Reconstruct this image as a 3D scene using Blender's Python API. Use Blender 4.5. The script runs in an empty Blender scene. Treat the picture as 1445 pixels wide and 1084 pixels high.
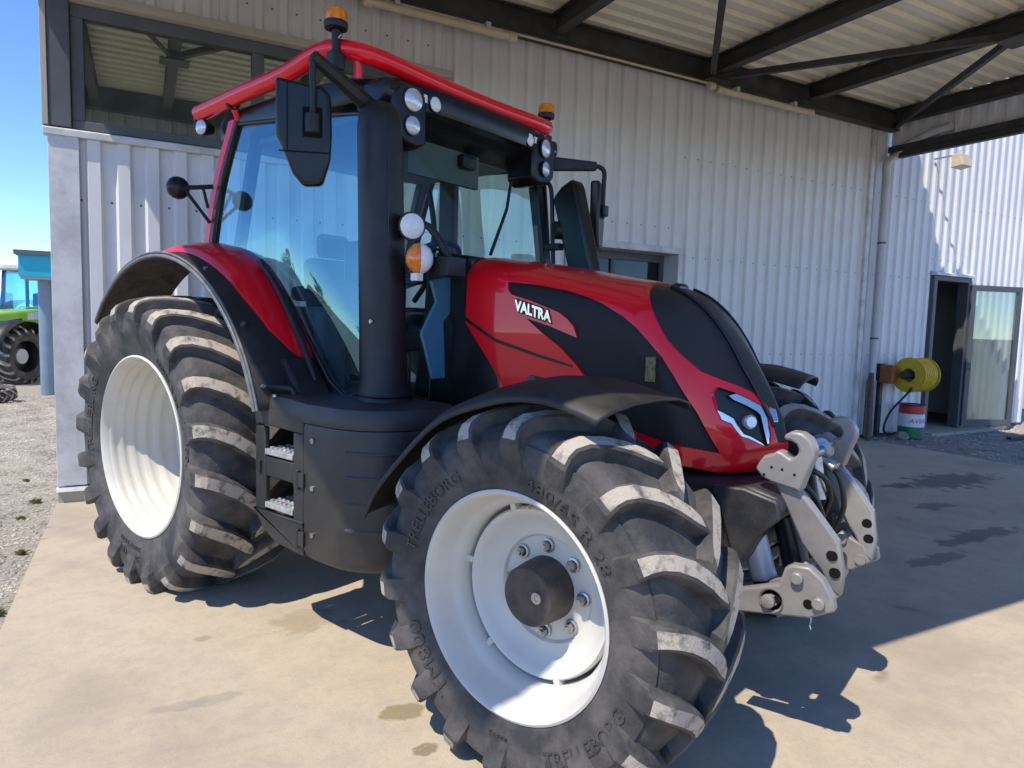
import bpy, bmesh, math, random
from mathutils import Vector, Matrix
import mathutils
random.seed(7)
sc = bpy.context.scene
COL = sc.collection
PI = math.pi
# ------------------------------------------------------------------ camera
F_PX, PITCH, ROLL, YAW = 970.16, 0.0864, -0.0284, 2.2454
CAM = Vector((4.065, -2.901, 1.5543))
fw = Vector((math.cos(YAW)*math.cos(PITCH), math.sin(YAW)*math.cos(PITCH), -math.sin(PITCH)))
rt = Vector((math.sin(YAW), -math.cos(YAW), 0)); dn = fw.cross(rt)
R_ = math.cos(ROLL)*rt+math.sin(ROLL)*dn; D_ = -math.sin(ROLL)*rt+math.cos(ROLL)*dn
cd = bpy.data.cameras.new('camera'); cam = bpy.data.objects.new('camera', cd); COL.objects.link(cam)
U_ = -D_; B_ = -fw
cam.matrix_world = Matrix(((R_.x, U_.x, B_.x, CAM.x), (R_.y, U_.y, B_.y, CAM.y), (R_.z, U_.z, B_.z, CAM.z), (0, 0, 0, 1)))
cd.sensor_width = 36; cd.lens = F_PX/1445*36; cd.clip_start = .05; cd.clip_end = 6000
sc.camera = cam
# ------------------------------------------------------------------ frame of the building (wall along local x, inside = +y)
TH = math.radians(67); ORG = Vector((-2.26, -.88, 0))
UX = Vector((math.cos(TH), math.sin(TH), 0)); UY = Vector((-math.sin(TH), math.cos(TH), 0))
def b2w(u, v, z): return ORG+UX*u+UY*v+Vector((0, 0, z))
# ------------------------------------------------------------------ light
ld = UX*.52+UY*.20+Vector((0, 0, -1))          # direction the sunlight travels
ld.normalize()
w = bpy.data.worlds.new('World'); sc.world = w; w.use_nodes = True
nt = w.node_tree; sky = nt.nodes.new('ShaderNodeTexSky'); sky.sky_type = 'NISHITA'; sky.sun_disc = False
elev = math.asin(-ld.z); az = math.atan2(-ld.x, -ld.y)
sky.sun_elevation = elev; sky.sun_rotation = az; sky.air_density = .74; sky.dust_density = .0; sky.ozone_density = 4.5; sky.altitude = 600
bg = nt.nodes['Background']; hs = nt.nodes.new('ShaderNodeHueSaturation'); hs.inputs['Saturation'].default_value = 1.13; hs.inputs['Hue'].default_value = .508; nt.links.new(sky.outputs[0], hs.inputs['Color']); nt.links.new(hs.outputs[0], bg.inputs[0]); bg.inputs[1].default_value = .15
sl = bpy.data.lights.new('sun', 'SUN'); sl.energy = 2.9; sl.angle = math.radians(.53); sl.color = (1, .92, .80)
so = bpy.data.objects.new('sun', sl); COL.objects.link(so); so.rotation_euler = ld.to_track_quat('-Z', 'Y').to_euler(); so.location = (0, -20, 30)
vs = sc.view_settings; vs.view_transform = 'Standard'; vs.look = 'None'; vs.exposure = 1.05; vs.gamma = 1; vs.use_curve_mapping = False
try:
    sc.cycles.max_bounces = 10; sc.cycles.transparent_max_bounces = 16; sc.cycles.glossy_bounces = 5
except Exception: pass

# ------------------------------------------------------------------ materials
def mat(name, col, rough=.5, metal=0, col2=None, nscale=6, nlo=.4, nhi=.65, bump=0, bscale=60, coat=0, spec=.5, rough2=None, det=6, obj=True):
    m = bpy.data.materials.new(name); m.use_nodes = True; t = m.node_tree; N = t.nodes; L = t.links
    b = N['Principled BSDF']; b.inputs['Base Color'].default_value = (*col, 1); b.inputs['Roughness'].default_value = rough
    b.inputs['Metallic'].default_value = metal; b.inputs['Specular IOR Level'].default_value = spec
    if coat: b.inputs['Coat Weight'].default_value = coat; b.inputs['Coat Roughness'].default_value = .04
    tc = N.new('ShaderNodeTexCoord')
    if col2:
        n = N.new('ShaderNodeTexNoise'); n.inputs['Scale'].default_value = nscale; n.inputs['Detail'].default_value = det; n.inputs['Roughness'].default_value = .62
        L.new(tc.outputs['Object'], n.inputs['Vector'])
        r = N.new('ShaderNodeMapRange'); r.inputs[1].default_value = nlo; r.inputs[2].default_value = nhi; L.new(n.outputs['Fac'], r.inputs[0])
        x = N.new('ShaderNodeMix'); x.data_type = 'RGBA'; x.inputs[6].default_value = (*col, 1); x.inputs[7].default_value = (*col2, 1)
        L.new(r.outputs[0], x.inputs[0]); L.new(x.outputs[2], b.inputs['Base Color'])
        if rough2 is not None:
            rr = N.new('ShaderNodeMapRange'); rr.inputs[3].default_value = rough; rr.inputs[4].default_value = rough2; L.new(r.outputs[0], rr.inputs[0]); L.new(rr.outputs[0], b.inputs['Roughness'])
    if bump:
        n2 = N.new('ShaderNodeTexNoise'); n2.inputs['Scale'].default_value = bscale; n2.inputs['Detail'].default_value = 4; L.new(tc.outputs['Object'], n2.inputs['Vector'])
        bp = N.new('ShaderNodeBump'); bp.inputs['Strength'].default_value = bump; bp.inputs['Distance'].default_value = .01
        L.new(n2.outputs['Fac'], bp.inputs['Height']); L.new(bp.outputs['Normal'], b.inputs['Normal'])
    return m
def glassmat(name, tint, refl=(1, 1, 1), fac=.12, f0=.35, rough=0.0, top=None):
    m = bpy.data.materials.new(name); m.use_nodes = True; t = m.node_tree; N = t.nodes; L = t.links
    N.remove(N['Principled BSDF']); out = N['Material Output']
    tr = N.new('ShaderNodeBsdfTransparent'); tr.inputs[0].default_value = (*tint, 1)
    gl = N.new('ShaderNodeBsdfGlossy'); gl.inputs['Roughness'].default_value = rough; gl.inputs[0].default_value = (*refl, 1)
    lw = N.new('ShaderNodeFresnel'); lw.inputs[0].default_value = 1.5
    mr = N.new('ShaderNodeMapRange'); mr.inputs[1].default_value = .04; mr.inputs[2].default_value = .6; mr.inputs[3].default_value = fac; mr.inputs[4].default_value = top or max(f0, fac)+.3
    L.new(lw.outputs[0], mr.inputs[0]); mx = N.new('ShaderNodeMixShader'); L.new(mr.outputs[0], mx.inputs[0]); L.new(tr.outputs[0], mx.inputs[1]); L.new(gl.outputs[0], mx.inputs[2]); L.new(mx.outputs[0], out.inputs[0])
    return m
M = {}
M['red'] = mat('red_paint', (.80, .006, .016), .30, 0, coat=.75, spec=.15, col2=(.76, .006, .015), nscale=3)
M['black'] = mat('black_plastic', (.010, .010, .011), .46, 0, spec=.4, col2=(.018, .017, .016), nscale=9, bump=.06, bscale=400)
M['black_s'] = mat('black_satin', (.007, .007, .008), .30, 0, spec=.4, col2=(.012, .012, .013), nscale=5)
M['fender'] = mat('fender_plastic', (.018, .017, .0165), .5, 0, spec=.4, col2=(.045, .040, .035), nscale=7, nlo=.45, nhi=.75, bump=.12, bscale=500, rough2=.7)
M['under'] = mat('fender_underside', (.10, .08, .055), .8, 0, col2=(.035, .03, .025), nscale=9, nlo=.35, nhi=.6, bump=.2, bscale=90)
M['panel'] = mat('step_panel_plastic', (.026, .0255, .025), .42, 0, col2=(.055, .050, .043), nscale=6, nlo=.45, nhi=.8, bump=.08, bscale=450, rough2=.65)
M['rubber'] = mat('tyre_rubber', (.030, .029, .029), .72, 0, col2=(.15, .135, .12), nscale=6, nlo=.40, nhi=.80, bump=.25, bscale=70, rough2=.9)
M['tread'] = mat('tread_dust', (.40, .35, .28), .95, 0, col2=(.10, .09, .08), nscale=19, nlo=.50, nhi=.66, bump=.3, bscale=120)
M['rim'] = mat('cream_rim_paint', (.60, .58, .51), .40, 0, col2=(.53, .51, .45), nscale=7, nlo=.35, nhi=.75, coat=.12)
M['hub'] = mat('hub_cast', (.075, .055, .045), .55, 0, col2=(.035, .03, .028), nscale=18, bump=.1)
M['steel'] = mat('bare_steel', (.5, .5, .5), .35, .9, col2=(.32, .3, .28), nscale=30)
M['chrome'] = mat('chrome', (.62, .59, .53), .16, 1)
M['mesh'] = mat('grille_mesh', (.010, .011, .012), .42, 0, bump=.0)
M['cast'] = mat('dark_casting', (.02, .021, .025), .48, .0, col2=(.045, .043, .041), nscale=10, bump=.15, bscale=60)
M['hitch'] = mat('hitch_grey_paint', (.22, .212, .198), .42, .12, col2=(.28, .262, .24), nscale=8, bump=.04, bscale=200)
M['hitch_rust'] = mat('hitch_worn', (.30, .285, .265), .45, .2, col2=(.26, .12, .05), nscale=9, nlo=.52, nhi=.62)
M['lens'] = mat('lamp_lens', (.62, .63, .65), .2, .35, col2=(.5, .52, .55), nscale=60, coat=.6)
M['amber'] = mat('amber_lens', (.85, .25, .02), .18, 0, col2=(.62, .13, .01), nscale=40, coat=.5)
M['white_l'] = mat('white_lens', (.78, .78, .76), .25, 0, coat=.4, col2=(.68, .68, .66), nscale=80)
M['lip'] = mat('lit_rubber_lip', (.16, .16, .16), .45, 0, col2=(.10, .10, .10), nscale=20)  # rubber edging, its grey lightened to paint in the lit edge
M['glass_dark'] = glassmat('recess_glass', (.35, .38, .36), (.8, .85, .85), .05, .2)
M['chair'] = mat('seat_fabric', (.03, .032, .036), .85, 0, bump=.2, bscale=300)
M['cabin'] = mat('cab_trim', (.16, .16, .165), .7, 0, col2=(.2, .2, .2), nscale=5)
M['sticker'] = mat('sticker', (.75, .73, .66), .5)
M['yellow_st'] = mat('yellow_sticker', (.22, .17, .04), .5, 0, col2=(.05, .045, .03), nscale=60)
M['glass_side'] = glassmat('tinted_side_glass', (.60, .92, 1.0), (.45, .85, 1), .21, .40)
M['glass_front'] = glassmat('windscreen_glass', (.80, .94, .89), (1, 1, 1), .02, .0, 0, .16)
M['glass_win'] = glassmat('window_glass', (.10, .125, .11), (.80, .92, .85), .46, .5, .012)
M['glass_door'] = glassmat('door_glass', (.70, .76, .74), (1, 1, 1), .05, .0)
M['steelb'] = mat('painted_steelwork', (.030, .030, .030), .6, 0, col2=(.055, .052, .048), nscale=5, bump=.05)
M['frame_d'] = mat('window_frame_grey', (.075, .08, .088), .5, 0, col2=(.095, .1, .11), nscale=4)
M['pvc'] = mat('pvc_grey', (.52, .53, .54), .5, 0, col2=(.45, .45, .45), nscale=4)
M['cream'] = mat('yellowed_plastic', (.62, .52, .36), .5, 0, col2=(.5, .42, .3), nscale=8)
M['wood'] = mat('weathered_wood', (.14, .10, .07), .85, 0, col2=(.08, .06, .05), nscale=20, bump=.3, bscale=60)
M['yellow'] = mat('yellow_hose', (.66, .46, .03), .5, 0, col2=(.55, .36, .02), nscale=18)
M['orange_r'] = mat('rusty_orange', (.42, .12, .03), .6, 0, col2=(.2, .08, .04), nscale=20)
M['drum_red'] = mat('drum_red', (.55, .03, .03), .4); M['drum_white'] = mat('drum_white', (.72, .74, .76), .42); M['drum_green'] = mat('drum_green', (.015, .16, .06), .42)
M['teal'] = mat('teal_fascia', (.01, .36, .50), .45, 0, col2=(.01, .33, .46), nscale=3)
M['postb'] = mat('blue_grey_post', (.16, .23, .29), .5, 0, col2=(.19, .26, .32), nscale=4)
M['green'] = mat('lime_green_paint', (.24, .50, .02), .3, 0, coat=.6, col2=(.22, .46, .02), nscale=3)
M['rock'] = mat('stone', (.32, .29, .25), .9, 0, col2=(.2, .18, .16), nscale=20, bump=.4, bscale=40)
M['leaf'] = mat('leaves', (.035, .075, .018), .6, 0, col2=(.07, .13, .03), nscale=3)
M['bark'] = mat('bark', (.10, .075, .055), .9, 0, col2=(.06, .045, .035), nscale=12, bump=.4, bscale=30)
M['dark'] = mat('shade_black', (.006, .006, .006), .9, spec=.2)  # near-black stands in for the shade in holes, recesses and the doorway room
M['inner'] = mat('plaster_inside', (.30, .29, .27), .9)
M['blue_p'] = mat('sky_reflection_blue', (.06, .20, .30), .12, 0, coat=.6)  # sky reflection of the lower glass painted in as a blue base colour

def wallmat(name, col, streak=.18):
    m = mat(name, col, .42, .0, col2=tuple(c*.90 for c in col), nscale=2.2, nlo=.35, nhi=.7, bump=.015, bscale=5)
    t = m.node_tree; N = t.nodes; L = t.links; b = N['Principled BSDF']; src = b.inputs['Base Color'].links[0].from_socket
    tc = N.new('ShaderNodeTexCoord'); mp = N.new('ShaderNodeMapping'); mp.inputs['Scale'].default_value = (14, 14, .5); L.new(tc.outputs['Object'], mp.inputs[0])
    n = N.new('ShaderNodeTexNoise'); n.inputs['Scale'].default_value = 1; n.inputs['Detail'].default_value = 5; L.new(mp.outputs[0], n.inputs['Vector'])
    r = N.new('ShaderNodeMapRange'); r.inputs[1].default_value = .5; r.inputs[2].default_value = .75; r.inputs[4].default_value = streak; L.new(n.outputs['Fac'], r.inputs[0])
    x = N.new('ShaderNodeMix'); x.data_type = 'RGBA'; x.inputs[7].default_value = (col[0]*.66, col[1]*.62, col[2]*.54, 1); L.new(r.outputs[0], x.inputs[0]); L.new(src, x.inputs[6]); L.new(x.outputs[2], b.inputs['Base Color'])
    return m
M['clad'] = wallmat('pale_grey_cladding', (.72, .72, .72))
M['soffit'] = wallmat('canopy_sheet', (.86, .80, .64), .25)
M['flash'] = mat('flashing', (.64, .64, .65), .4, 0, col2=(.44, .44, .44), nscale=4)
M['flash_b'] = mat('beige_flashing', (.42, .38, .32), .45, 0, col2=(.37, .34, .29), nscale=4)

def dusty(m, col, amt):
    t = m.node_tree; N = t.nodes; L = t.links; out = N['Material Output']; src = out.inputs[0].links[0].from_socket
    d = N.new('ShaderNodeBsdfDiffuse'); d.inputs[0].default_value = (*col, 1); tc = N.new('ShaderNodeTexCoord'); n = N.new('ShaderNodeTexNoise'); n.inputs['Scale'].default_value = 2.5; n.inputs['Detail'].default_value = 7; L.new(tc.outputs['Object'], n.inputs['Vector'])
    r = N.new('ShaderNodeMapRange'); r.inputs[1].default_value = .3; r.inputs[2].default_value = .75; r.inputs[3].default_value = amt*.4; r.inputs[4].default_value = amt*1.6; L.new(n.outputs['Fac'], r.inputs[0])
    x = N.new('ShaderNodeMixShader'); L.new(r.outputs[0], x.inputs[0]); L.new(src, x.inputs[1]); L.new(d.outputs[0], x.inputs[2]); L.new(x.outputs[0], out.inputs[0])
dusty(M['glass_win'], (.40, .44, .36), .10); dusty(M['glass_side'], (.3, .33, .33), .02)
def concrete():
    m = bpy.data.materials.new('concrete'); m.use_nodes = True; t = m.node_tree; N = t.nodes; L = t.links; b = N['Principled BSDF']
    tc = N.new('ShaderNodeTexCoord')
    def noise(s, d=8, r=.6, vec=None):
        n = N.new('ShaderNodeTexNoise'); n.inputs['Scale'].default_value = s; n.inputs['Detail'].default_value = d; n.inputs['Roughness'].default_value = r
        L.new(vec or tc.outputs['Object'], n.inputs['Vector']); return n.outputs['Fac']
    def rng(f, a, c, lo=0, hi=1):
        r = N.new('ShaderNodeMapRange'); r.inputs[1].default_value = a; r.inputs[2].default_value = c; r.inputs[3].default_value = lo; r.inputs[4].default_value = hi; L.new(f, r.inputs[0]); return r.outputs[0]
    def mix(f, a, c):
        x = N.new('ShaderNodeMix'); x.data_type = 'RGBA'; L.new(f, x.inputs[0])
        for i, v in ((6, a), (7, c)):
            if isinstance(v, tuple): x.inputs[i].default_value = (*v, 1)
            else: L.new(v, x.inputs[i])
        return x.outputs[2]
    c = mix(rng(noise(1.1), .3, .7), (.46, .385, .275), (.39, .33, .24))
    c = mix(rng(noise(7, 10, .7), .45, .75, 0, .55), c, (.28, .25, .21))
    c = mix(rng(noise(.55, 5), .54, .70, 0, .65), c, (.25, .21, .165))
    mp = N.new('ShaderNodeMapping'); mp.inputs['Rotation'].default_value = (0, 0, .6); mp.inputs['Scale'].default_value = (.7, 7, 1); L.new(tc.outputs['Object'], mp.inputs[0])
    c = mix(rng(noise(1.3, 6, .6, mp.outputs[0]), .60, .80, 0, .22), c, (.19, .17, .145))
    v = N.new('ShaderNodeTexVoronoi'); v.inputs['Scale'].default_value = 1.7; 
    ad = N.new('ShaderNodeMix'); ad.data_type = 'RGBA'; ad.blend_type = 'ADD'; ad.inputs[0].default_value = .35; L.new(tc.outputs['Object'], ad.inputs[6])
    nn = N.new('ShaderNodeTexNoise'); nn.inputs['Scale'].default_value = 5; L.new(tc.outputs['Object'], nn.inputs['Vector']); L.new(nn.outputs['Color'], ad.inputs[7]); L.new(ad.outputs[2], v.inputs['Vector'])
    c = mix(rng(v.outputs['Distance'], .05, .12, .6, 0), c, (.16, .12, .07))
    sx = N.new('ShaderNodeSeparateXYZ'); L.new(tc.outputs['Object'], sx.inputs[0]); wob = noise(6, 6, .65)
    def M_(op, a, b_):
        k = N.new('ShaderNodeMath'); k.operation = op
        for i, q in enumerate((a, b_)):
            if isinstance(q, (int, float)): k.inputs[i].default_value = q
            else: L.new(q, k.inputs[i])
        return k.outputs[0]
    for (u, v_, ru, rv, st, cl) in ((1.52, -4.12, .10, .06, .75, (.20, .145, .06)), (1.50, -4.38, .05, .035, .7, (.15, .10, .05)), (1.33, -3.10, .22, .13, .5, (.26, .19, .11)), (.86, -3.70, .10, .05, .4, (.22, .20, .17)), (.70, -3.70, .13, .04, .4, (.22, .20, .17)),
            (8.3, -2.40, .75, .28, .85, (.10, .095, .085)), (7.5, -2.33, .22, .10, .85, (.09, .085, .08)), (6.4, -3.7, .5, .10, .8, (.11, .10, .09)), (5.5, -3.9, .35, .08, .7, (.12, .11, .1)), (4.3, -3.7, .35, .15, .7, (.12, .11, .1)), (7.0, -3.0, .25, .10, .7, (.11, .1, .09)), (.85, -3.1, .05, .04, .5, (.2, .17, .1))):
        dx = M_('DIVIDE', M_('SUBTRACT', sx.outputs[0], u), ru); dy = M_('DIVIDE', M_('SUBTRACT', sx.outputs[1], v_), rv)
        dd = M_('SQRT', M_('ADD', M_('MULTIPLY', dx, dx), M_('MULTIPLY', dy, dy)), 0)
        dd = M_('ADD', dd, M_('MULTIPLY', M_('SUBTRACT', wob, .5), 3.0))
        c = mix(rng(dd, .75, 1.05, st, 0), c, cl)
    c = mix(rng(noise(26, 8, .75), .50, .72, 0, .45), c, (.29, .25, .195))
    c = mix(rng(noise(150, 4), .58, .70, 0, .6), c, (.20, .175, .14))
    c = mix(rng(noise(90, 4), .60, .72, 0, .4), c, (.56, .49, .39))
    L.new(c, b.inputs['Base Color']); b.inputs['Roughness'].default_value = .82
    bp = N.new('ShaderNodeBump'); bp.inputs['Strength'].default_value = .45; bp.inputs['Distance'].default_value = .005
    L.new(noise(60, 10, .75), bp.inputs['Height']); L.new(bp.outputs[0], b.inputs['Normal'])
    return m
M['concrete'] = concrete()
def gravelmat():
    m = mat('gravel_ground', (.34, .30, .24), .95, 0, col2=(.20, .18, .15), nscale=40, nlo=.35, nhi=.65, bump=.8, bscale=45, det=10)
    return m
M['gravel'] = gravelmat()
M['stones'] = mat('gravel_stones', (.42, .38, .31), .9, 0, col2=(.20, .185, .165), nscale=2.5, nlo=.42, nhi=.6)
M['weed'] = mat('weed', (.22, .20, .08), .8, 0, col2=(.34, .24, .13), nscale=3)
# perforated sheet for the grilles
def grille():
    m = bpy.data.materials.new('perforated_grille'); m.use_nodes = True; t = m.node_tree; N = t.nodes; L = t.links; b = N['Principled BSDF']
    b.inputs['Base Color'].default_value = (.006, .0065, .0075, 1); b.inputs['Roughness'].default_value = .34
    tc = N.new('ShaderNodeTexCoord'); mp = N.new('ShaderNodeMapping'); mp.inputs['Scale'].default_value = (1, .0, 1); L.new(tc.outputs['Object'], mp.inputs[0])
    wv = N.new('ShaderNodeTexWave'); wv.wave_type = 'BANDS'; wv.bands_direction = 'Z'; wv.inputs['Scale'].default_value = 80; L.new(mp.outputs[0], wv.inputs[0])
    wx = N.new('ShaderNodeTexWave'); wx.bands_direction = 'X'; wx.inputs['Scale'].default_value = 80; L.new(mp.outputs[0], wx.inputs[0])
    a = N.new('ShaderNodeMath'); a.operation = 'MULTIPLY'; L.new(wv.outputs['Fac'], a.inputs[0]); L.new(wx.outputs['Fac'], a.inputs[1])
    bp = N.new('ShaderNodeBump'); bp.inputs['Strength'].default_value = .6; bp.inputs['Distance'].default_value = .003; L.new(a.outputs[0], bp.inputs['Height']); L.new(bp.outputs[0], b.inputs['Normal'])
    return m
M['grille'] = grille()

# ------------------------------------------------------------------ mesh helpers
class MB:
    def __init__(s): s.v = []; s.f = []; s.m = []
    def add(s, vs, fs, mi=0):
        o = len(s.v); s.v += [tuple(p) for p in vs]; s.f += [[i+o for i in f] for f in fs]; s.m += [mi]*len(fs); return s
    def box(s, x0, x1, y0, y1, z0, z1, mi=0):
        return s.add([(x0, y0, z0), (x1, y0, z0), (x1, y1, z0), (x0, y1, z0), (x0, y0, z1), (x1, y0, z1), (x1, y1, z1), (x0, y1, z1)],
                     [(3, 2, 1, 0), (4, 5, 6, 7), (0, 1, 5, 4), (1, 2, 6, 5), (2, 3, 7, 6), (3, 0, 4, 7)], mi)
    def prism(s, poly, a0, a1, axis='y', mi=0):
        n = len(poly)
        def p(q, a): return (q[0], a, q[1]) if axis == 'y' else ((a, q[0], q[1]) if axis == 'x' else (q[0], q[1], a))
        vs = [p(q, a0) for q in poly]+[p(q, a1) for q in poly]
        return s.add(vs, [list(range(n)), list(range(2*n-1, n-1, -1))]+[((i+1) % n, i, n+i, n+(i+1) % n) for i in range(n)], mi)
    def tube(s, path, r, n=12, mi=0, caps=True):
        P = [Vector(p) for p in path]; k = len(P); rs = r if isinstance(r, (list, tuple)) else [r]*k
        t = (P[1]-P[0]).normalized(); up = Vector((0, 0, 1)) if abs(t.z) < .9 else Vector((1, 0, 0)); a = t.cross(up).normalized(); rings = []
        for i in range(k):
            t2 = (P[min(i+1, k-1)]-P[max(i-1, 0)]).normalized(); a = (a-t2*a.dot(t2)).normalized(); b = t2.cross(a)
            rings.append([P[i]+rs[i]*(a*math.cos(2*PI*j/n)+b*math.sin(2*PI*j/n)) for j in range(n)])
        vs = [q for g in rings for q in g]; fs = []
        for i in range(k-1):
            for j in range(n): fs.append((i*n+j, i*n+(j+1) % n, (i+1)*n+(j+1) % n, (i+1)*n+j))
        if caps: fs += [list(range(n-1, -1, -1)), [(k-1)*n+j for j in range(n)]]
        return s.add(vs, fs, mi)
    def lathe(s, prof, n=48, c=(0, 0, 0), axis='y', a0=0, a1=2*PI, mi=0):
        full = abs(a1-a0-2*PI) < 1e-6; m = n if full else n+1; vs = []
        for i in range(m):
            a = a0+(a1-a0)*i/n
            for (h, r) in prof:
                if axis == 'y': vs.append((c[0]+r*math.cos(a), c[1]+h, c[2]+r*math.sin(a)))
                elif axis == 'x': vs.append((c[0]+h, c[1]+r*math.cos(a), c[2]+r*math.sin(a)))
                else: vs.append((c[0]+r*math.cos(a), c[1]+r*math.sin(a), c[2]+h))
        k = len(prof); fs = []
        for i in range(n):
            j = (i+1) % m
            for q in range(k-1): fs.append((i*k+q, i*k+q+1, j*k+q+1, j*k+q))
        return s.add(vs, fs, mi)
    def grid(s, G, mi=0):
        a, b = len(G), len(G[0])
        return s.add([p for g in G for p in g], [(i*b+j, i*b+j+1, (i+1)*b+j+1, (i+1)*b+j) for i in range(a-1) for j in range(b-1)], mi)
    def build(s, name, mats, parent=None, smooth=35, bevel=0, solid=0, seg=2, fix=True):
        me = bpy.data.meshes.new(name); me.from_pydata(s.v, [], s.f)
        if not isinstance(mats, (list, tuple)): mats = [mats]
        for q in mats: me.materials.append(M[q] if isinstance(q, str) else q)
        me.polygons.foreach_set('material_index', s.m); me.update()
        if fix:
            bm = bmesh.new(); bm.from_mesh(me); bmesh.ops.remove_doubles(bm, verts=bm.verts, dist=1e-5); bmesh.ops.recalc_face_normals(bm, faces=bm.faces); bm.to_mesh(me); bm.free()
        if smooth: me.shade_smooth(); me.set_sharp_from_angle(angle=math.radians(smooth))
        o = bpy.data.objects.new(name, me); COL.objects.link(o)
        if parent: o.parent = parent
        if solid: d = o.modifiers.new('s', 'SOLIDIFY'); d.thickness = abs(solid); d.offset = 1 if solid > 0 else -1
        if bevel: d = o.modifiers.new('b', 'BEVEL'); d.width = bevel; d.segments = seg; d.limit_method = 'ANGLE'; d.angle_limit = math.radians(40)
        return o
def spline(P, n):
    P = [Vector(p) for p in P]; m = len(P); out = []
    for i in range(n):
        t = min((m-1)*i/(n-1), m-1-1e-9); k = int(t); u = t-k
        p0, p1, p2, p3 = P[max(k-1, 0)], P[k], P[k+1], P[min(k+2, m-1)]
        out.append(.5*((2*p1)+(p2-p0)*u+(2*p0-5*p1+4*p2-p3)*u*u+(3*p1-p0-3*p2+p3)*u**3))
    return out
def tag(o, label=None, cat=None, group=None, kind=None):
    if label: o['label'] = label
    if cat: o['category'] = cat
    if group: o['group'] = group
    if kind: o['kind'] = kind
    return o
def thing(name, label, cat, loc=(0, 0, 0), rz=0, group=None):
    e = bpy.data.objects.new(name, None); COL.objects.link(e); e.location = loc; e.rotation_euler = (0, 0, rz); e.empty_display_size = .3
    return tag(e, label, cat, group)
def bthing(name, label, cat, group=None): return thing(name, label, cat, ORG, TH, group)
def place(o): o.location = ORG; o.rotation_euler = (0, 0, TH); return o
def sub(name, parent, loc=(0, 0, 0)):
    e = bpy.data.objects.new(name, None); COL.objects.link(e); e.parent = parent; e.location = loc; e.empty_display_size = .2; return e
def dup(o, parent, loc=None, rot=None, name=None, scale=None):
    c = o.copy(); COL.objects.link(c); c.parent = parent
    if name: c.name = name
    if loc is not None: c.location = loc
    if rot is not None: c.rotation_euler = rot
    if scale is not None: c.scale = scale
    return c
def textmesh(body, size, sx=1.0, shear=0, bold=0):
    cu = bpy.data.curves.new('t', 'FONT'); cu.body = body; cu.size = size; cu.shear = shear; cu.offset = bold; cu.resolution_u = 2
    o = bpy.data.objects.new('t', cu); COL.objects.link(o)
    bpy.context.view_layer.update()
    me = bpy.data.meshes.new_from_object(o.evaluated_get(bpy.context.evaluated_depsgraph_get()))
    vs = [(v.co.x*sx, v.co.y) for v in me.vertices]; fs = [list(p.vertices) for p in me.polygons]
    bpy.data.objects.remove(o); bpy.data.curves.remove(cu); bpy.data.meshes.remove(me)
    x0 = min(v[0] for v in vs); vs = [(v[0]-x0, v[1]) for v in vs]
    return vs, fs, max(v[0] for v in vs)
def extrude_text(mb, vs3a, vs3b, fs, mi=0):
    # front face copy + back copy + side walls from boundary edges
    n = len(vs3a); ed = {}
    for f in fs:
        for i in range(len(f)):
            e = (f[i], f[(i+1) % len(f)]); ed[e] = ed.get(e, 0)+1
    side = [(a, b, b+n, a+n) for (a, b) in ed if (b, a) not in ed]
    mb.add(list(vs3a)+list(vs3b), [list(f) for f in fs]+[list(q) for q in side], mi)
#@@SETTING
# ================================================================== SETTING
def concrete_slab():
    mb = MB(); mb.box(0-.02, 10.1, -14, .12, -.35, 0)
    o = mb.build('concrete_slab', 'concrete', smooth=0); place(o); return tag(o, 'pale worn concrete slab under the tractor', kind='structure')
concrete_slab()
mb = MB(); S = 900
mb.add([(-S, -S, -.02), (S, -S, -.02), (S, S, -.02), (-S, S, -.02)], [(0, 1, 2, 3)])
tag(mb.build('ground', 'gravel', smooth=0), 'gravel yard reaching to the horizon', kind='structure')
# gravel stones, one uncountable scatter
def stones(regions, name, label):
    mb = MB(); base = [(1, 0, 0), (.3, .95, .1), (-.8, .6, 0), (-.8, -.6, .1), (.3, -.95, 0), (0, .1, .75), (.1, 0, -.6)]
    fc = [(0, 1, 5), (1, 2, 5), (2, 3, 5), (3, 4, 5), (4, 0, 5)]
    for (u0, u1, v0, v1, n, s0, s1) in regions:
        for _ in range(n):
            u, v = random.uniform(u0, u1), random.uniform(v0, v1); s = random.uniform(s0, s1)*(.6+.8*random.random()**2); a = random.uniform(0, 6.3); k = random.uniform(.5, 1)
            c = b2w(u, v, -.02)
            ca, sa = math.cos(a), math.sin(a)
            mb.add([(c.x+s*(x*ca-y*sa*k), c.y+s*(x*sa+y*k*ca), c.z+s*(z*.8+.1)) for (x, y, z) in [(p[0]*random.uniform(.75, 1.2), p[1]*random.uniform(.75, 1.2), p[2]) for p in base]], fc)
    o = mb.build(name, 'stones', smooth=0, fix=False); tag(o, label, kind='stuff'); return o
stones([(-3.2, -.03, -5, 2.5, 26000, .008, .019), (-5, -.03, 2.5, 9, 16000, .010, .024)], 'gravel', 'loose grey gravel beside the slab and wall corner')
stones([(10.12, 14.5, -6, -.06, 9000, .012, .03)], 'gravel', 'loose dark gravel in front of the doorway')

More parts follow.
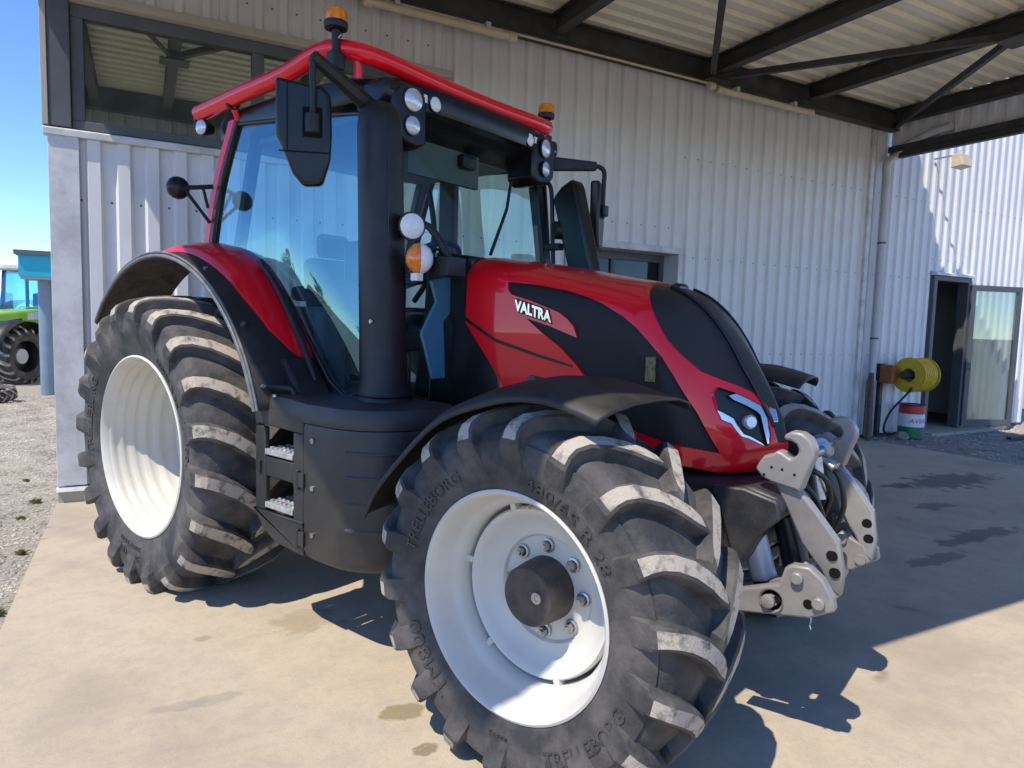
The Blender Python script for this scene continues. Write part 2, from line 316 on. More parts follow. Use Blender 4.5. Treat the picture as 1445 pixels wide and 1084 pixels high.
# ------------------------------------------------------------------ warehouse
PITCH_R = .21
def sheet_mesh(name, width, z0, z1, depth=.035, y0=0., prof=(.055, .022, .11), top_clip=None):
    # trapezoidal profile: rib crest towards -y
    mb = MB(); pts = []; n = round(width/PITCH_R)
    crest, slope, valley = prof
    for i in range(n):
        x = i*PITCH_R
        pts += [(x, y0), (x+valley*.5, y0), (x+valley*.5+slope, y0-depth), (x+valley*.5+slope+crest, y0-depth), (x+valley*.5+2*slope+crest, y0)]
    pts.append((n*PITCH_R-.002, y0))
    back = [(p[0], p[1]+.0015) for p in reversed(pts)]
    mb.grid([[(p[0], p[1], z0) for p in pts], [(p[0], p[1], z1) for p in pts]])
    # screw heads on the valleys
    if z1-z0 > 1:
        for zz in ([1.25, 2.45, 3.65] if z0 < 1 else [z0+.25]):
            if not z0 < zz < z1: continue
            for i in range(n):
                x = i*PITCH_R+.012; y = y0-.006
                mb.add([(x-.008, y, zz-.008), (x+.008, y, zz-.008), (x+.008, y, zz+.008), (x-.008, y, zz+.008)], [(0, 1, 2, 3)], 1)
    me = mb.build(name, ['clad', 'frame_d'], smooth=0); 
    return me
SW = 5*PITCH_R
wh = bthing('warehouse', 'pale grey ribbed steel warehouse standing behind the red tractor', 'building')
def put_sheet(proto, u, y=0): return dup(proto, wh, (u, y, 0))
low = sheet_mesh('wall_sheet', SW, .13, 2.93, .04, -.0, (.085, .02, .085)); low.parent = wh; low.location = (.19, 0, 0)
for i in range(1, 3): put_sheet(low, .19+i*SW)
full = sheet_mesh('wall_sheet', SW, .03, 6.2); full.parent = wh; full.location = (.19+3*SW, .02, 0)
hi = sheet_mesh('wall_sheet', SW, 4.02, 6.2); hi.parent = wh; hi.location = (.19, .02, 0)
for i in range(1, 3): put_sheet(hi, .19+i*SW, .02)
above = sheet_mesh('wall_sheet', SW, 2.53, 6.2)   # over the recess and the doorway
above.parent = wh
first = True
U0 = .19+3*SW
k = 1
useda = False
OPN = (U0+SW+2*PITCH_R+.004, U0+3*SW)          # recess between the sheets 4.39 .. 6.49
DOR = (U0+8*SW, U0+9*SW)        # doorway 11.74 .. 12.79
for i in range(1, 11):
    u = U0+i*SW
    if i in (1, 2, 8):
        if not useda: above.location = (u, .02, 0); useda = True
        else: put_sheet(above, u, .02)
    else: put_sheet(full, u, .02)
UEND = U0+11*SW
# low sheets behind the recess sill
sill = sheet_mesh('wall_sheet', SW, .03, 1.0); sill.parent = wh; sill.location = (U0+SW, .02, 0); put_sheet(sill, U0+2*SW, .02)
nar = sheet_mesh('wall_sheet', 2*PITCH_R, 1.0, 2.53); nar.parent = wh; nar.location = (U0+SW, .02, 0)
# corner flashing, cap, base trim
MB().prism([(-.012, -.055), (.195, -.055), (.195, -.02), (.02, -.02), (.02, 12), (-.012, 12)], .14, 2.93, 'z').build('corner_flashing', 'flash', wh, smooth=0, bevel=.003)
MB().prism([(-.075, 2.925), (.02, 2.925), (.02, 3.0), (-.06, 2.985), (-.075, 2.975)], -.04, 3.36, 'x').build('window_cap_flashing', 'flash', wh, smooth=0, bevel=.004)
MB().prism([(-.075, .095), (-.02, .095), (-.02, .13), (-.06, .125)], -.02, 4.3, 'x').build('base_trim', 'flash', wh, smooth=0)
MB().box(-.01, 4.3, -.045, .1, -.1, .094).build('plinth', 'flash_b', wh, smooth=0)
MB().box(.0, .15, -.05, .1, 3.0, 4.6).build('corner_post', 'frame_d', wh, smooth=0, bevel=.006)
MB().box(-.045, -.002, -.06, .14, 3.0, 6.2).build('corner_trim', 'flash_b', wh, smooth=0, bevel=.004)
MB().prism([(-.07, 3.975), (-.01, 3.96), (-.01, 4.03), (-.07, 4.045)], -.0, 3.36, 'x').build('window_head_flashing', 'flash_b', wh, smooth=0, bevel=.003)
# window
wf = MB(); wf.box(.151, 3.36, -.015, .10, 3.86, 3.96); wf.box(.151, 3.36, -.015, .10, 3.0, 3.07)
wf.box(.151, .24, -.012, .10, 3.07, 3.86); wf.box(1.50, 1.60, -.012, .10, 3.07, 3.86); wf.box(3.26, 3.36, -.012, .10, 3.07, 3.86)
win = wf.build('window', 'frame_d', wh, smooth=0, bevel=.006)
for a, b in ((.24, 1.50), (1.60, 3.26)):
    MB().box(a+.002, b-.002, .035, .045, 3.072, 3.858).build('pane', 'glass_win', win, smooth=0)
# recess window in the main wall
rc = MB(); o0, o1 = OPN
rc.box(o0, o0+.05, -.03, .32, 1.0, 2.47); rc.box(o1-.05, o1, -.03, .32, 1.0, 2.47); rc.box(o0, o1, -.035, .32, 2.471, 2.55); rc.box(o0, o1, -.05, .32, .94, .999)
rec = rc.build('recess_window', 'flash', wh, smooth=0, bevel=.004)
fr = MB(); fr.box(o0+.05, o1-.05, .24, .30, 2.38, 2.469); fr.box(o0+.05, o1-.05, .24, .30, 1.001, 1.08)
for x in (o0+.052, (o0+o1)/2-.03, o1-.112): fr.box(x, x+.06, .24, .30, 1.08, 2.38)
fr.build('window_frame', 'frame_d', rec, smooth=0)
MB().box(o0+.11, o1-.11, .265, .272, 1.08, 2.38).build('pane', 'glass_dark', rec, smooth=0)
# doorway
d0, d1 = DOR
db = MB(); db.box(d0, d0+.09, -.05, .12, .03, 2.45); db.box(d1-.09, d1, -.05, .12, .03, 2.45); db.box(d0, d1, -.05, .12, 2.451, 2.529)
dfr = db.build('door_frame', 'frame_d', wh, smooth=0, bevel=.005)
MB().prism([(-.10, 2.53), (0, 2.53), (0, 2.60), (-.10, 2.565)], d0-.03, d1+.03, 'x').build('door_head_flashing', 'flash', wh, smooth=0)
MB().box(d0-.2, d1+.6, -.32, .6, -.1, .028).build('door_sill', 'concrete', wh, smooth=0)
# closed rear of the building: side walls, roof, dark room behind the door
env = MB(); 
env.box(0.022, .08, .12, 14, 0, 6.2); env.box(UEND-.06, UEND, .06, 14, 0, 6.2); env.box(.022, UEND, 14, 14.1, 0, 6.2); env.box(-.04, UEND+.05, -.02, 14.2, 6.21, 6.3)
env.build('building_shell', 'clad', wh, smooth=0)
MB().box(.2, UEND-.1, .35, 13.9, .0, .02).build('inside_floor', 'inner', wh, smooth=0)
MB().box(d0-1.5, d1+1.5, 2.6, 2.7, .02, 3.2).build('inside_partition', 'dark', wh, smooth=0)  # shade of the room put into its near-black colour
# open glass door leaf, swung out against the wall
dl = sub('glass_door_leaf', wh, (d1-.02, -.06, 0)); dl.rotation_euler = (0, 0, math.radians(-17))
lm = MB(); LW = 1.0
lm.box(0, .085, -.025, .025, .06, 2.42); lm.box(LW-.085, LW, -.025, .025, .06, 2.42); lm.box(.085, LW-.085, -.025, .025, 2.33, 2.42); lm.box(.085, LW-.085, -.025, .025, .06, .17)
lm.build('leaf_frame', 'frame_d', dl, smooth=0, bevel=.004)
MB().box(.086, LW-.086, -.006, .006, .171, 2.329).build('pane', 'glass_door', dl, smooth=0)
MB().tube([(.05, -.03, 1.02), (.05, -.07, 1.02), (.05, -.07, 1.12), (.05, -.03, 1.12)], .01).build('handle', 'steel', dl)
# things in the dark doorway
br = bthing('broom', 'thin broom handles leaning in the dark open doorway', 'broom')
MB().tube([(d0+.42, .55, .04), (d0+.30, .62, 1.25)], .012, 8).build('handle', 'wood', br)
MB().box(d0+.33, d0+.52, .5, .6, .03, .11).build('bristles', 'wood', br, smooth=0)
# ------------------------------------------------------------------ canopy over the slab
cn = bthing('canopy', 'dark steel canopy with pale corrugated roof over the tractor', 'canopy')
CL, CR, CF, CT = -.46, 10.40, -5.37, 5.80
SK = math.atan2(.29, 5.32)   # unseen left end, skewed so its shadow edge covers more of the front wheel
def ibeam(name, a, b, depth, wid, parent, ztop, along):
    mb = MB(); z0 = ztop-depth; tf = .016
    if along == 'x':
        (x0, x1, y) = (a[0], b[0], a[1])
        for zz in (z0, ztop-tf): mb.box(x0, x1, y-wid/2, y+wid/2, zz, zz+tf)
        mb.box(x0, x1, y-.006, y+.006, z0+tf, ztop-tf)
    else:
        (y0, y1, x) = (a[1], b[1], a[0])
        for zz in (z0, ztop-tf): mb.box(x-wid/2, x+wid/2, y0, y1, zz, zz+tf)
        mb.box(x-.006, x+.006, y0, y1, z0+tf, ztop-tf)
    return mb.build(name, 'steelb', parent, smooth=0)
ibeam('wall_beam', (-.12, -.12), (CR-.02, -.12), .27, .14, cn, 4.785, 'x')
ibeam('front_beam', (CL, CF+.15), (CR-.02, CF+.15), .30, .15, cn, 4.785, 'x')
RAF = [.06, 1.0, 2.62, 4.48, 6.68, 8.38, 10.24]
for u in RAF: ibeam('rafter', (u, CF+.23), (u, -.2), .20, .12, cn, 4.786, 'y')
ibeam('middle_beam', (RAF[3]+.07, -2.72), (RAF[4]-.07, -2.72), .10, .08, cn, 4.784, 'x')
# roof sheets (ribs run along the wall)
mb = MB(); pts = []; nn = 5; pr = .217
for i in range(nn): y = -i*pr; pts += [(y, 0), (y-.06, 0), (y-.085, .04), (y-.15, .04), (y-.175, 0)]
pts.append((-nn*pr+.001, 0))
mb.grid([[(-.13+.054*p[0]*0, p[0], p[1]) for p in pts], [(CR-.02, p[0], p[1]) for p in pts]])
rs = mb.build('roof_sheet', 'soffit', cn, smooth=0, solid=.002); rs.location = (0, .02, 4.80)
for i in range(1, 5): dup(rs, cn, (-i*.058, .02-i*nn*pr, 4.80))
# ribbed fascia: right end, left end, front
def fascia(name, L, z0, z1, loc, rot):
    mb = MB(); pts = []; n = int(L/.21)
    for i in range(n): x = i*.21; pts += [(x, 0), (x+.05, 0), (x+.07, -.03), (x+.14, -.03), (x+.16, 0)]
    pts.append((L, 0)); mb.grid([[(p[0], p[1], z0) for p in pts], [(p[0], p[1], z1) for p in pts]])
    o = mb.build(name, 'clad', cn, smooth=0, solid=.002); o.location = loc; o.rotation_euler = (0, 0, rot); return o
fascia('fascia', -CF, 4.20, CT, (CR, -.05, 0), -PI/2); fascia('fascia', -CF+.02, 4.20, CT, (-.14, -.05, 0), -PI/2-SK); fascia('fascia', CR-CL, 4.20, CT, (CL, CF, 0), 0)
MB().box(CR-.05, CR+.035, CF+.02, -.06, 4.13, 4.215).build('fascia_trim', 'steelb', cn, smooth=0); MB().prism([(-.175, -.06), (-.09, -.06), (-.38, CF+.02), (-.465, CF+.02)], 4.13, 4.215, 'z').build('fascia_trim', 'steelb', cn, smooth=0)
MB().box(CL, CR, CF-.035, CF+.018, 4.13, 4.216).build('fascia_trim', 'steelb', cn, smooth=0)
MB().box(CR-.09, CR-.052, CF+.23, -.06, 4.216, 4.30).build('fascia_rail', 'steelb', cn, smooth=0)
def brace(a, b):
    a = Vector(a); b = Vector(b); mb = MB(); d = (b-a).normalized(); s = d.cross(Vector((0, 0, 1))).normalized()*.03
    for q, (o1, o2) in enumerate((((-s), (s)), )):
        h = Vector((0, 0, .006)); v = [a+o1-h, a+o2-h, b+o2-h, b+o1-h, a+o1+h, a+o2+h, b+o2+h, b+o1+h]
        mb.add(v, [(3, 2, 1, 0), (4, 5, 6, 7), (0, 1, 5, 4), (1, 2, 6, 5), (2, 3, 7, 6), (3, 0, 4, 7)])
        h2 = Vector((0, 0, .06)); k = s.normalized()*.006; e = s
        v = [a+e-k, a+e+k, b+e+k, b+e-k, a+e-k+h2, a+e+k+h2, b+e+k+h2, b+e-k+h2]
        mb.add(v, [(3, 2, 1, 0), (4, 5, 6, 7), (0, 1, 5, 4), (1, 2, 6, 5), (2, 3, 7, 6), (3, 0, 4, 7)])
    return mb.build('brace', 'steelb', cn, smooth=0)
NY = -2.66
for ua, ub in ((6.68, 8.38), (10.24, 8.38), (6.68, 4.48), (2.62, 4.48), (2.62, 1.0), (.06, 1.0)): brace((ua, -.2, 4.53), (ub, NY, 4.55))
for u in (4.48, 8.38, 1.0): MB().box(u-.16, u+.16, NY-.13, NY+.13, 4.515, 4.527).build('gusset', 'steelb', cn, smooth=0)
for u in (6.68, 2.62): MB().box(u-.16, u+.16, -.34, -.1, 4.498, 4.508).build('gusset', 'steelb', cn, smooth=0)
# two batten lights and their conduit
def tubelight(u0, u1, label):
    t = bthing('tube_light', label, 'tube light', 'tube lights under the canopy beam')
    y, z = -.235, 4.43
    MB().tube([(u0+.06, y, z), (u1-.06, y, z)], .038, 14).build('diffuser', 'cream', t)
    for a, b in ((u0, u0+.085), (u1-.085, u1)): MB().tube([(a, y, z), (b, y, z)], .047, 14).build('end_cap', 'cream', t, bevel=.004)
    for f in (.2, .8):
        u = u0+(u1-u0)*f; MB().box(u-.025, u+.025, y-.02, y+.06, z+.03, 4.515).build('bracket', 'pvc', t, smooth=0)
tubelight(2.42, 3.98, 'yellowed tube light under the beam above the tractor cab')
tubelight(6.72, 8.42, 'yellowed tube light under the beam between two rafters')
cd_ = bthing('conduit', 'thin pale conduit pipe running along the canopy beam', 'pipe')
MB().tube([(2.6, -.21, 4.485), (6.66, -.21, 4.485)], .013, 8).build('pipe', 'cream', cd_)
MB().tube([(6.60, -.23, 4.455), (6.68, -.23, 4.455)], .045, 14).build('junction_box', 'cream', cd_)
# ------------------------------------------------------------------ rain pipe at the wall joint
dp = bthing('downpipe', 'grey plastic downpipe with elbow at the end of the wall', 'downpipe')
pth = spline([(10.33, -.95, 4.40), (10.33, -.75, 4.39), (10.36, -.45, 4.33), (10.38, -.28, 4.27), (10.39, -.16, 4.18), (10.23, -.12, 4.05), (10.23, -.12, 3.9)], 22)
MB().tube(pth, .058, 16).build('elbow', 'pvc', dp); MB().tube([(10.23, -.12, 3.95), (10.23, -.12, .85)], .054, 16).build('pipe', 'pvc', dp)
MB().tube([(10.23, -.12, .03), (10.23, -.12, .88)], .072, 16).build('guard_sleeve', mat('zinc_sleeve', (.27, .26, .26), .5, .3, col2=(.2, .2, .2), nscale=12), dp)
for z in (1.5, 2.9): MB().lathe([(-.012, .062), (.012, .062), (.012, .054), (-.012, .054), (-.012, .062)], 16, (10.23, -.12, z), 'z').build('clip', 'frame_d', dp)
jt = bthing('joint_trim', 'narrow vertical trim strip beside the downpipe', 'trim'); MB().box(9.96, 10.04, -.06, .0, .03, 4.5).build('strip', 'flash', jt, smooth=0)
MB().box(10.045, 10.075, -.04, .0, .03, 4.5).build('cable_channel', 'frame_d', jt, smooth=0)
st = tag(place(MB().prism([(9.99, .0), (10.065, .0), (10.02, 1.0), (9.97, 1.0)], -.30, -.24, 'y').build('wooden_board', 'wood', smooth=0, bevel=.004)), 'narrow weathered board leaning beside the downpipe', 'board')
# floodlight
fl = bthing('floodlight', 'small cream floodlight on the sunlit ribbed wall', 'floodlight')
MB().box(11.55, 11.57, -.40, .0, 4.30, 4.32).build('bracket', 'steel', fl, smooth=0); MB().prism([(-.50, 4.12), (-.33, 4.10), (-.33, 4.30), (-.46, 4.30)], 11.44, 11.70, 'x').build('housing', 'cream', fl, smooth=0, bevel=.01)
MB().tube([(11.56, -.39, 4.30), (11.56, -.39, 4.37)], .04, 12).build('sensor', 'pvc', fl)
# hose reel on post
hr = bthing('hose_reel', 'yellow hose wound on a reel on a steel post', 'hose reel')
HX, HY, HZ = 10.80, -.42, .97
MB().box(HX-.33, HX-.25, -.10, -.02, .02, 1.12).build('post', 'cast', hr, smooth=0, bevel=.005)
MB().box(HX-.36, HX-.22, -.30, -.10, HZ-.14, HZ+.14).build('mount_plate', 'orange_r', hr, smooth=0, bevel=.01)
MB().tube([(HX-.30, HY, HZ), (HX+.24, HY, HZ)], .055, 14).build('axle', 'cast', hr)
mbh = MB()
for ly in range(2):
    for k in range(7):
        x = HX-.12+k*.045; mbh.lathe([(x-HX+.021*math.cos(a), 0.232-.045*ly+.021*math.sin(a)) for a in [i*2*PI/8 for i in range(9)]], 26, (HX, HY, HZ), 'x')
mbh.build('hose', 'yellow', hr)
for x in (HX-.155, HX+.2): MB().lathe([(0, .10), (0, .262), (.012, .262), (.012, .10)], 28, (x, HY, HZ), 'x').build('flange', 'yellow', hr)
MB().tube(spline([(HX-.1, HY-.1, HZ-.1), (HX-.22, HY-.02, HZ-.3), (HX-.45, HY+.05, HZ-.55), (HX-.5, HY+.1, HZ-.8), (HX-.36, HY+.12, .06)], 20), .016, 8).build('hanging_hose', 'black', hr)
# oil drum
dr = bthing('oil_drum', 'red white and green oil drum standing under the hose reel', 'drum'); DX, DY = 11.0, -.30
for a, b, mm, nm in ((.0, .17, 'drum_green', 'green_band'), (.172, .37, 'drum_white', 'white_band'), (.372, .50, 'drum_red', 'red_band')):
    MB().lathe([(a, .0), (a, .172), (a+.008, .178), (b-.008, .178), (b, .172), (b, .0)], 32, (DX, DY, .0), 'z').build(nm, mm, dr)
MB().lathe([(.50, 0), (.50, .160), (.502, .182), (.516, .182), (.516, .168), (.506, .16), (.506, 0)], 32, (DX, DY, .0), 'z').build('lid', 'black', dr)
vs, fs, wd = textmesh('AVIA', .10, 1.15, .25); mt = MB()
def dw(x, y, r): a = -PI/2-.55+(x-wd/2)/.18; return (DX+r*math.cos(a), DY+r*math.sin(a), .235+y)
mt.add([dw(x, y, .1815) for x, y in vs], fs); mt.build('lettering', 'drum_red', dr, smooth=0)
def rock(name, loc, s, label, material='rock', sq=.7, parent=None):
    bm = bmesh.new(); bmesh.ops.create_icosphere(bm, subdivisions=2, radius=1)
    for v in bm.verts: v.co *= 1+.22*mathutils.noise.noise(v.co*1.7+Vector((s*90, loc[0]*3, 1)));
    for v in bm.verts: v.co = Vector((v.co.x*s, v.co.y*s*.8, max(v.co.z, -.45)*s*sq))
    me = bpy.data.meshes.new(name); bm.to_mesh(me); bm.free(); me.materials.append(M[material]); o = bpy.data.objects.new(name, me); COL.objects.link(o); o.location = loc
    if label: tag(o, label, 'stone')
    return o
rock('stone', b2w(10.70, -.36, .04), .10, 'pale rounded stone lying beside the oil drum')
tag(place(MB().box(12.35, 14.2, -1.05, -.98, .0, .045).build('steel_bar', 'steelb', smooth=0)), 'flat dark steel bar lying on the gravel by the doorway', 'bar')
tag(place(MB().box(10.9, 13.2, -2.4, -2.28, -.02, .03).build('steel_plate', 'steelb', smooth=0)), 'dark drain strip along the concrete edge', 'drain')
# weeds
def weed(loc, s, label):
    mb = MB()
    for _ in range(60):
        a = random.uniform(0, 6.3); l = s*random.uniform(.4, 1); x, y = random.gauss(0, s*.3), random.gauss(0, s*.3); t = random.uniform(.3, 1.2); w_ = .006
        p = Vector((x*.35, y*.35, 0)); q = p+Vector((math.cos(a)*l*math.sin(t), math.sin(a)*l*math.sin(t), l*math.cos(t)*.8)); n_ = Vector((-math.sin(a), math.cos(a), 0))*w_
        mb.add([p-n_, p+n_, (p+q)/2+n_*1.2+Vector((0, 0, .01)), q, (p+q)/2-n_*1.2+Vector((0, 0, .01))], [(0, 1, 2, 3, 4)])
    o = mb.build('weed_tuft', 'weed', smooth=0, fix=False); o.location = loc; tag(o, label, 'weed', 'weeds at the slab edge')
for (u, v, s, lb) in ((-.18, .1, .07, 'low weed tuft at the foot of the grey wall corner'), (-.22, -.4, .05, 'small weed tuft in the gravel just before the wall corner'), (-.10, -1.3, .06, 'reddish dry weeds along the slab edge level with the rear tyre'), (-.08, -2.35, .07, 'green grass tuft against the concrete slab edge'), (-.35, 1.0, .05, 'lone weed tuft in the gravel beyond the wall corner')): weed(b2w(u, v, -.02), s, lb)
#@@BACK
# ------------------------------------------------------------------ background at the left: shelter, green tractor, old tyre
pb = Vector((-10.818, 1.704, 0))
sh = thing('shelter', 'turquoise fascia of a small shelter on a blue grey post', 'shelter', (pb.x, pb.y, 0), TH)
MB().tube([(0, 0, -.02), (0, 0, 2.2)], .115, 20).build('post', 'postb', sh)
MB().box(-.36, 3.6, -.3, .6, 2.17, 2.56).build('fascia', 'teal', sh, smooth=0); MB().box(-.42, 3.7, -.36, .66, 2.561, 2.64).build('roof_edge', 'frame_d', sh, smooth=0)
MB().box(-.34, 3.5, -.28, .58, 2.13, 2.168).build('soffit', 'flash_b', sh, smooth=0)
MB().tube([(2.6, .1, -.02), (2.6, .1, 2.2)], .115, 20).build('post', 'postb', sh)
# ================================================================== TRACTOR
tr = thing('tractor', 'red tractor with cream rims and black cab parked under the canopy', 'tractor')
def profile_tyre(R, T, B, rf, ff, lh):
    Rc = R-lh; mid = (Rc+rf)/2+.01
    P = [(0, Rc), (.35*T, Rc-.002), (.65*T, Rc-.009), (.88*T, Rc-.022), (T, Rc-.045), (T+.35*(B-T)+.004, Rc-.075), (B-.008, mid+.05), (B, mid), (B-.006, mid-.05), (ff+.02, rf+.03), (ff+.006, rf+.008), (ff-.03, rf-.012)]
    return [(p.x, p.y) for p in spline([(a, r, 0) for a, r in P], 46)]
def tyre(name, R, T, B, rf, ff, lh, nl, wt, parent, texts=(), nang=96):
    prof = profile_tyre(R, T, B, rf, ff, lh)
    full = [(-a, r) for a, r in reversed(prof[1:])]+prof
    mb = MB(); mb.lathe(full, nang)
    # cumulative arc for stations
    arc = [0]
    for i in range(1, len(prof)): arc.append(arc[-1]+math.dist(prof[i], prof[i-1]))
    def at_s(s):
        s = max(s, 0)
        for i in range(1, len(prof)):
            if arc[i] >= s:
                t = (s-arc[i-1])/(arc[i]-arc[i-1]); a = prof[i-1][0]+t*(prof[i][0]-prof[i-1][0]); r = prof[i-1][1]+t*(prof[i][1]-prof[i-1][1])
                ta = (prof[i][0]-prof[i-1][0], prof[i][1]-prof[i-1][1]); l = math.hypot(*ta); return a, r, (-ta[1]/l, ta[0]/l)
        return prof[-1][0], prof[-1][1], (1, 0)
    sT = next(arc[i] for i in range(len(prof)) if prof[i][0] >= T*.985)
    sE = sT+.135*(R/.667)
    st = [-.03, -.012, .02, .3*sT, .55*sT, .8*sT, .95*sT, sT+.012, sT+.04, sT+.07, sE]
    def circ(a): return 1.02*a-1.05*a*a
    for side in (-1, 1):
        for k in range(nl):
            a0 = 2*PI*(k+(.5 if side > 0 else 0))/nl; rings = []
            for s in st:
                a, r, nm = at_s(s)
                if s < 0: a = s
                aa = max(a, -.03); f = 1.0
                # height and half widths
                if s <= sT+.001: h = lh*(1 if s > -.02 else .9); wtop = wt*(.45 if s > .0 else .34); wb = wt*.66
                else:
                    q = (s-sT)/(sE-sT); h = lh*max(1-q, 0)**.6*.95+.003*(q < .99); wtop = wt*(.45+.15*q); wb = wt*(.66+.2*q)
                if s > .7*sT:
                    q2 = min(1, (s-.7*sT)/(sE-.7*sT)); fi = math.radians(84-76*q2**.8); nm = (math.cos(fi), math.sin(fi))
                # nominal crown height: lug top follows an outer envelope
                ph = a0+circ(min(aa, T))/R
                ring = []
                for (wo, hh) in ((-wb, -.004), (-wtop-.006, h*.86), (-wtop+.004, h), (wtop-.004, h), (wtop+.006, h*.86), (wb, -.004)):
                    slope = .55*max(0, min(1, (sT*1.0-s)/(.45*sT)))*(1 if s > 0 else 0)
                    ca = aa+nm[0]*hh; rr = r+nm[1]*hh
                    ang = ph+wo/max(rr, .2)
                    ca2 = ca-wo*slope*.6
                    ring.append((rr*math.cos(ang), side*ca2, rr*math.sin(ang)))
                rings.append(ring)
            vs = [p for g in rings for p in g]; fs = []; n = 6; top = []
            for i in range(len(rings)-1):
                for j in range(5):
                    q = (i*n+j, i*n+j+1, (i+1)*n+j+1, (i+1)*n+j)
                    (top if j == 2 and st[i] < sT+.02 and i > 0 else fs).append(q)
            o = len(mb.v); mb.add(vs, fs+[tuple(range(5, -1, -1)), tuple((len(rings)-1)*n+j for j in range(6))], 0)
            mb.f += [[i+o for i in q] for q in top]; mb.m += [1]*len(top)
            # fine rib in the gap between the lugs
    def side_at(r):
        best = None
        for i in range(len(prof)-1, 0, -1):
            (a1, r1), (a2, r2) = prof[i], prof[i-1]
            if r1 <= r <= r2: t = (r-r1)/(r2-r1+1e-9); return a1+t*(a2-a1)
        return B
    for (body, size, rad, ang, inv, sx) in texts:
        vs, fs, wd = textmesh(body, size, sx)
        def mp(x, y, up):
            r = rad+(y if not inv else -y)
            an = math.radians(ang)+((wd/2-x) if not inv else (x-wd/2))/rad
            return (r*math.cos(an), -(side_at(r)+up), r*math.sin(an))
        extrude_text(mb, [mp(x, y, .0045) for x, y in vs], [mp(x, y, -.003) for x, y in vs], fs, 2)
    return mb.build(name, ['rubber', 'tread', 'rubber_l'], parent, smooth=19, fix=False)
M['rubber_l'] = mat('tyre_lettering', (.028, .027, .027), .6, 0, col2=(.07, .065, .06), nscale=9)
FX, FY, FZ = 2.6874, -.945, .62
RY, RZ = -.925, .80
def front_wheel(name, c, flip, texts):
    w_ = sub(name, tr, c)
    if flip: w_.rotation_euler = (0, 0, PI)
    t = tyre('tyre', .667, .222, .245, .375, .208, .050, 18, .060, w_, texts)
    t.rotation_euler = (0, math.radians(7), 0)
    b = MB(); b.lathe([(-.190, .366), (-.220, .372), (-.230, .382), (-.226, .391), (-.208, .390), (-.190, .375), (-.14, .360), (-.125, .352), (-.105, .335), (-.085, .330), (.03, .328), (.10, .335), (.20, .366), (.21, .39)], 72)
    b.lathe([(-.190, .366), (-.165, .355), (-.135, .349), (-.118, .338), (-.10, .322), (-.03, .318), (.04, .316)], 72)
    rim = b.build('rim', 'rim', w_, smooth=50)
    d = MB(); d.lathe([(-.03, .306), (-.062, .304), (-.072, .296), (-.068, .285), (-.045, .268), (-.022, .240), (-.012, .215), (-.008, .195), (.004, .186), (.004, .10), (.03, .09)], 72); d.build('wheel_disc', 'rim', w_, smooth=40, solid=-.006)
    for k in range(6):
        a = k*PI/3+.35; mb = MB(); mb.box(-.012, .012, -.078, -.035, .296, .326); o = mb.build('disc_clip', 'rim', w_, smooth=0, bevel=.004); o.rotation_euler = (0, -a, 0)
    h = MB(); h.lathe([(.02, .116), (-.06, .112), (-.108, .106), (-.118, .099), (-.118, .0)], 40); h.build('hub', 'hub', w_, smooth=40)
    MB().lathe([(-.117, .022), (-.128, .020), (-.128, .010), (-.124, .008), (-.124, 0)], 16, (.045, 0, .01)).build('hub_plug', 'steel', w_)
    n0 = MB(); n0.lathe([(.004, .026), (-.006, .026), (-.008, .019)], 16, (.156, 0, 0)); n0.lathe([(-.006, .0175), (-.026, .0165), (-.026, .011), (-.036, .010), (-.036, 0)], 6, (.156, 0, 0))
    n0 = n0.build('wheel_nut', 'steel', w_, smooth=30)
    for k in range(1, 8): dup(n0, w_, (0, 0, 0), (0, k*PI/4+.0, 0))
    v = MB(); v.tube([(.0, -.10, .325), (.0, -.13, .315)], .006, 8); v.build('valve', 'steel', w_)
    return w_
FT = [('480/65 R 28', .062, .415, 62, False, 1.25), ('TRELLEBORG', .060, .440, 150, False, 1.1), ('TM800', .080, .435, 226, False, 1.15), ('TRELLEBORG', .062, .505, 322, True, 1.1), ('<====', .03, .46, 275, True, 1)]
fwn = front_wheel('front_wheel', (FX, FY, FZ), False, FT)
fwf = front_wheel('front_wheel', (FX, -FY, FZ), True, [])
# far wheel must roll the same way: turned about z reverses the chevrons, so mirror its tyre
for c in fwf.children:
    if c.name.startswith('tyre'): c.scale = (-1, 1, 1); c.rotation_euler = (0, math.radians(-3), 0)
def rear_wheel(name, c, flip, texts):
    w_ = sub(name, tr, c)
    if flip: w_.rotation_euler = (0, 0, PI)
    t = tyre('tyre', .868, .285, .310, .505, .262, .056, 20, .074, w_, texts, 112)
    if flip: t.scale = (-1, 1, 1)
    b = MB(); P = [(-.245, .492), (-.276, .500), (-.288, .512), (-.284, .522), (-.262, .522), (-.235, .50), (.235, .50), (.27, .52)]
    b.lathe(P, 88)
    b.lathe([(-.246, .4915), (-.232, .482), (-.215, .486), (-.195, .484), (-.178, .470), (-.165, .474), (-.14, .472), (-.122, .456), (-.108, .460), (-.075, .458), (-.055, .440), (-.04, .444), (.0, .442), (.02, .425), (.035, .428), (.08, .426), (.105, .412), (.20, .412)], 88)
    b.build('rim', 'rim', w_, smooth=60)
    d = MB(); d.lathe([(.13, .414), (.115, .40), (.115, .36), (.14, .31), (.15, .25), (.13, .20), (.13, .0)], 64); d.build('wheel_disc', 'rim', w_, smooth=40)
    MB().lathe([(.13, .15), (.03, .14), (.01, .12), (.01, 0)], 32).build('hub', 'hub', w_, smooth=40)
    n0 = MB(); n0.lathe([(.13, .018), (.105, .017), (.105, .0)], 6, (.175, 0, 0)); n0 = n0.build('wheel_nut', 'steel', w_)
    for k in range(1, 8): dup(n0, w_, (0, 0, 0), (0, k*PI/4, 0))
    return w_
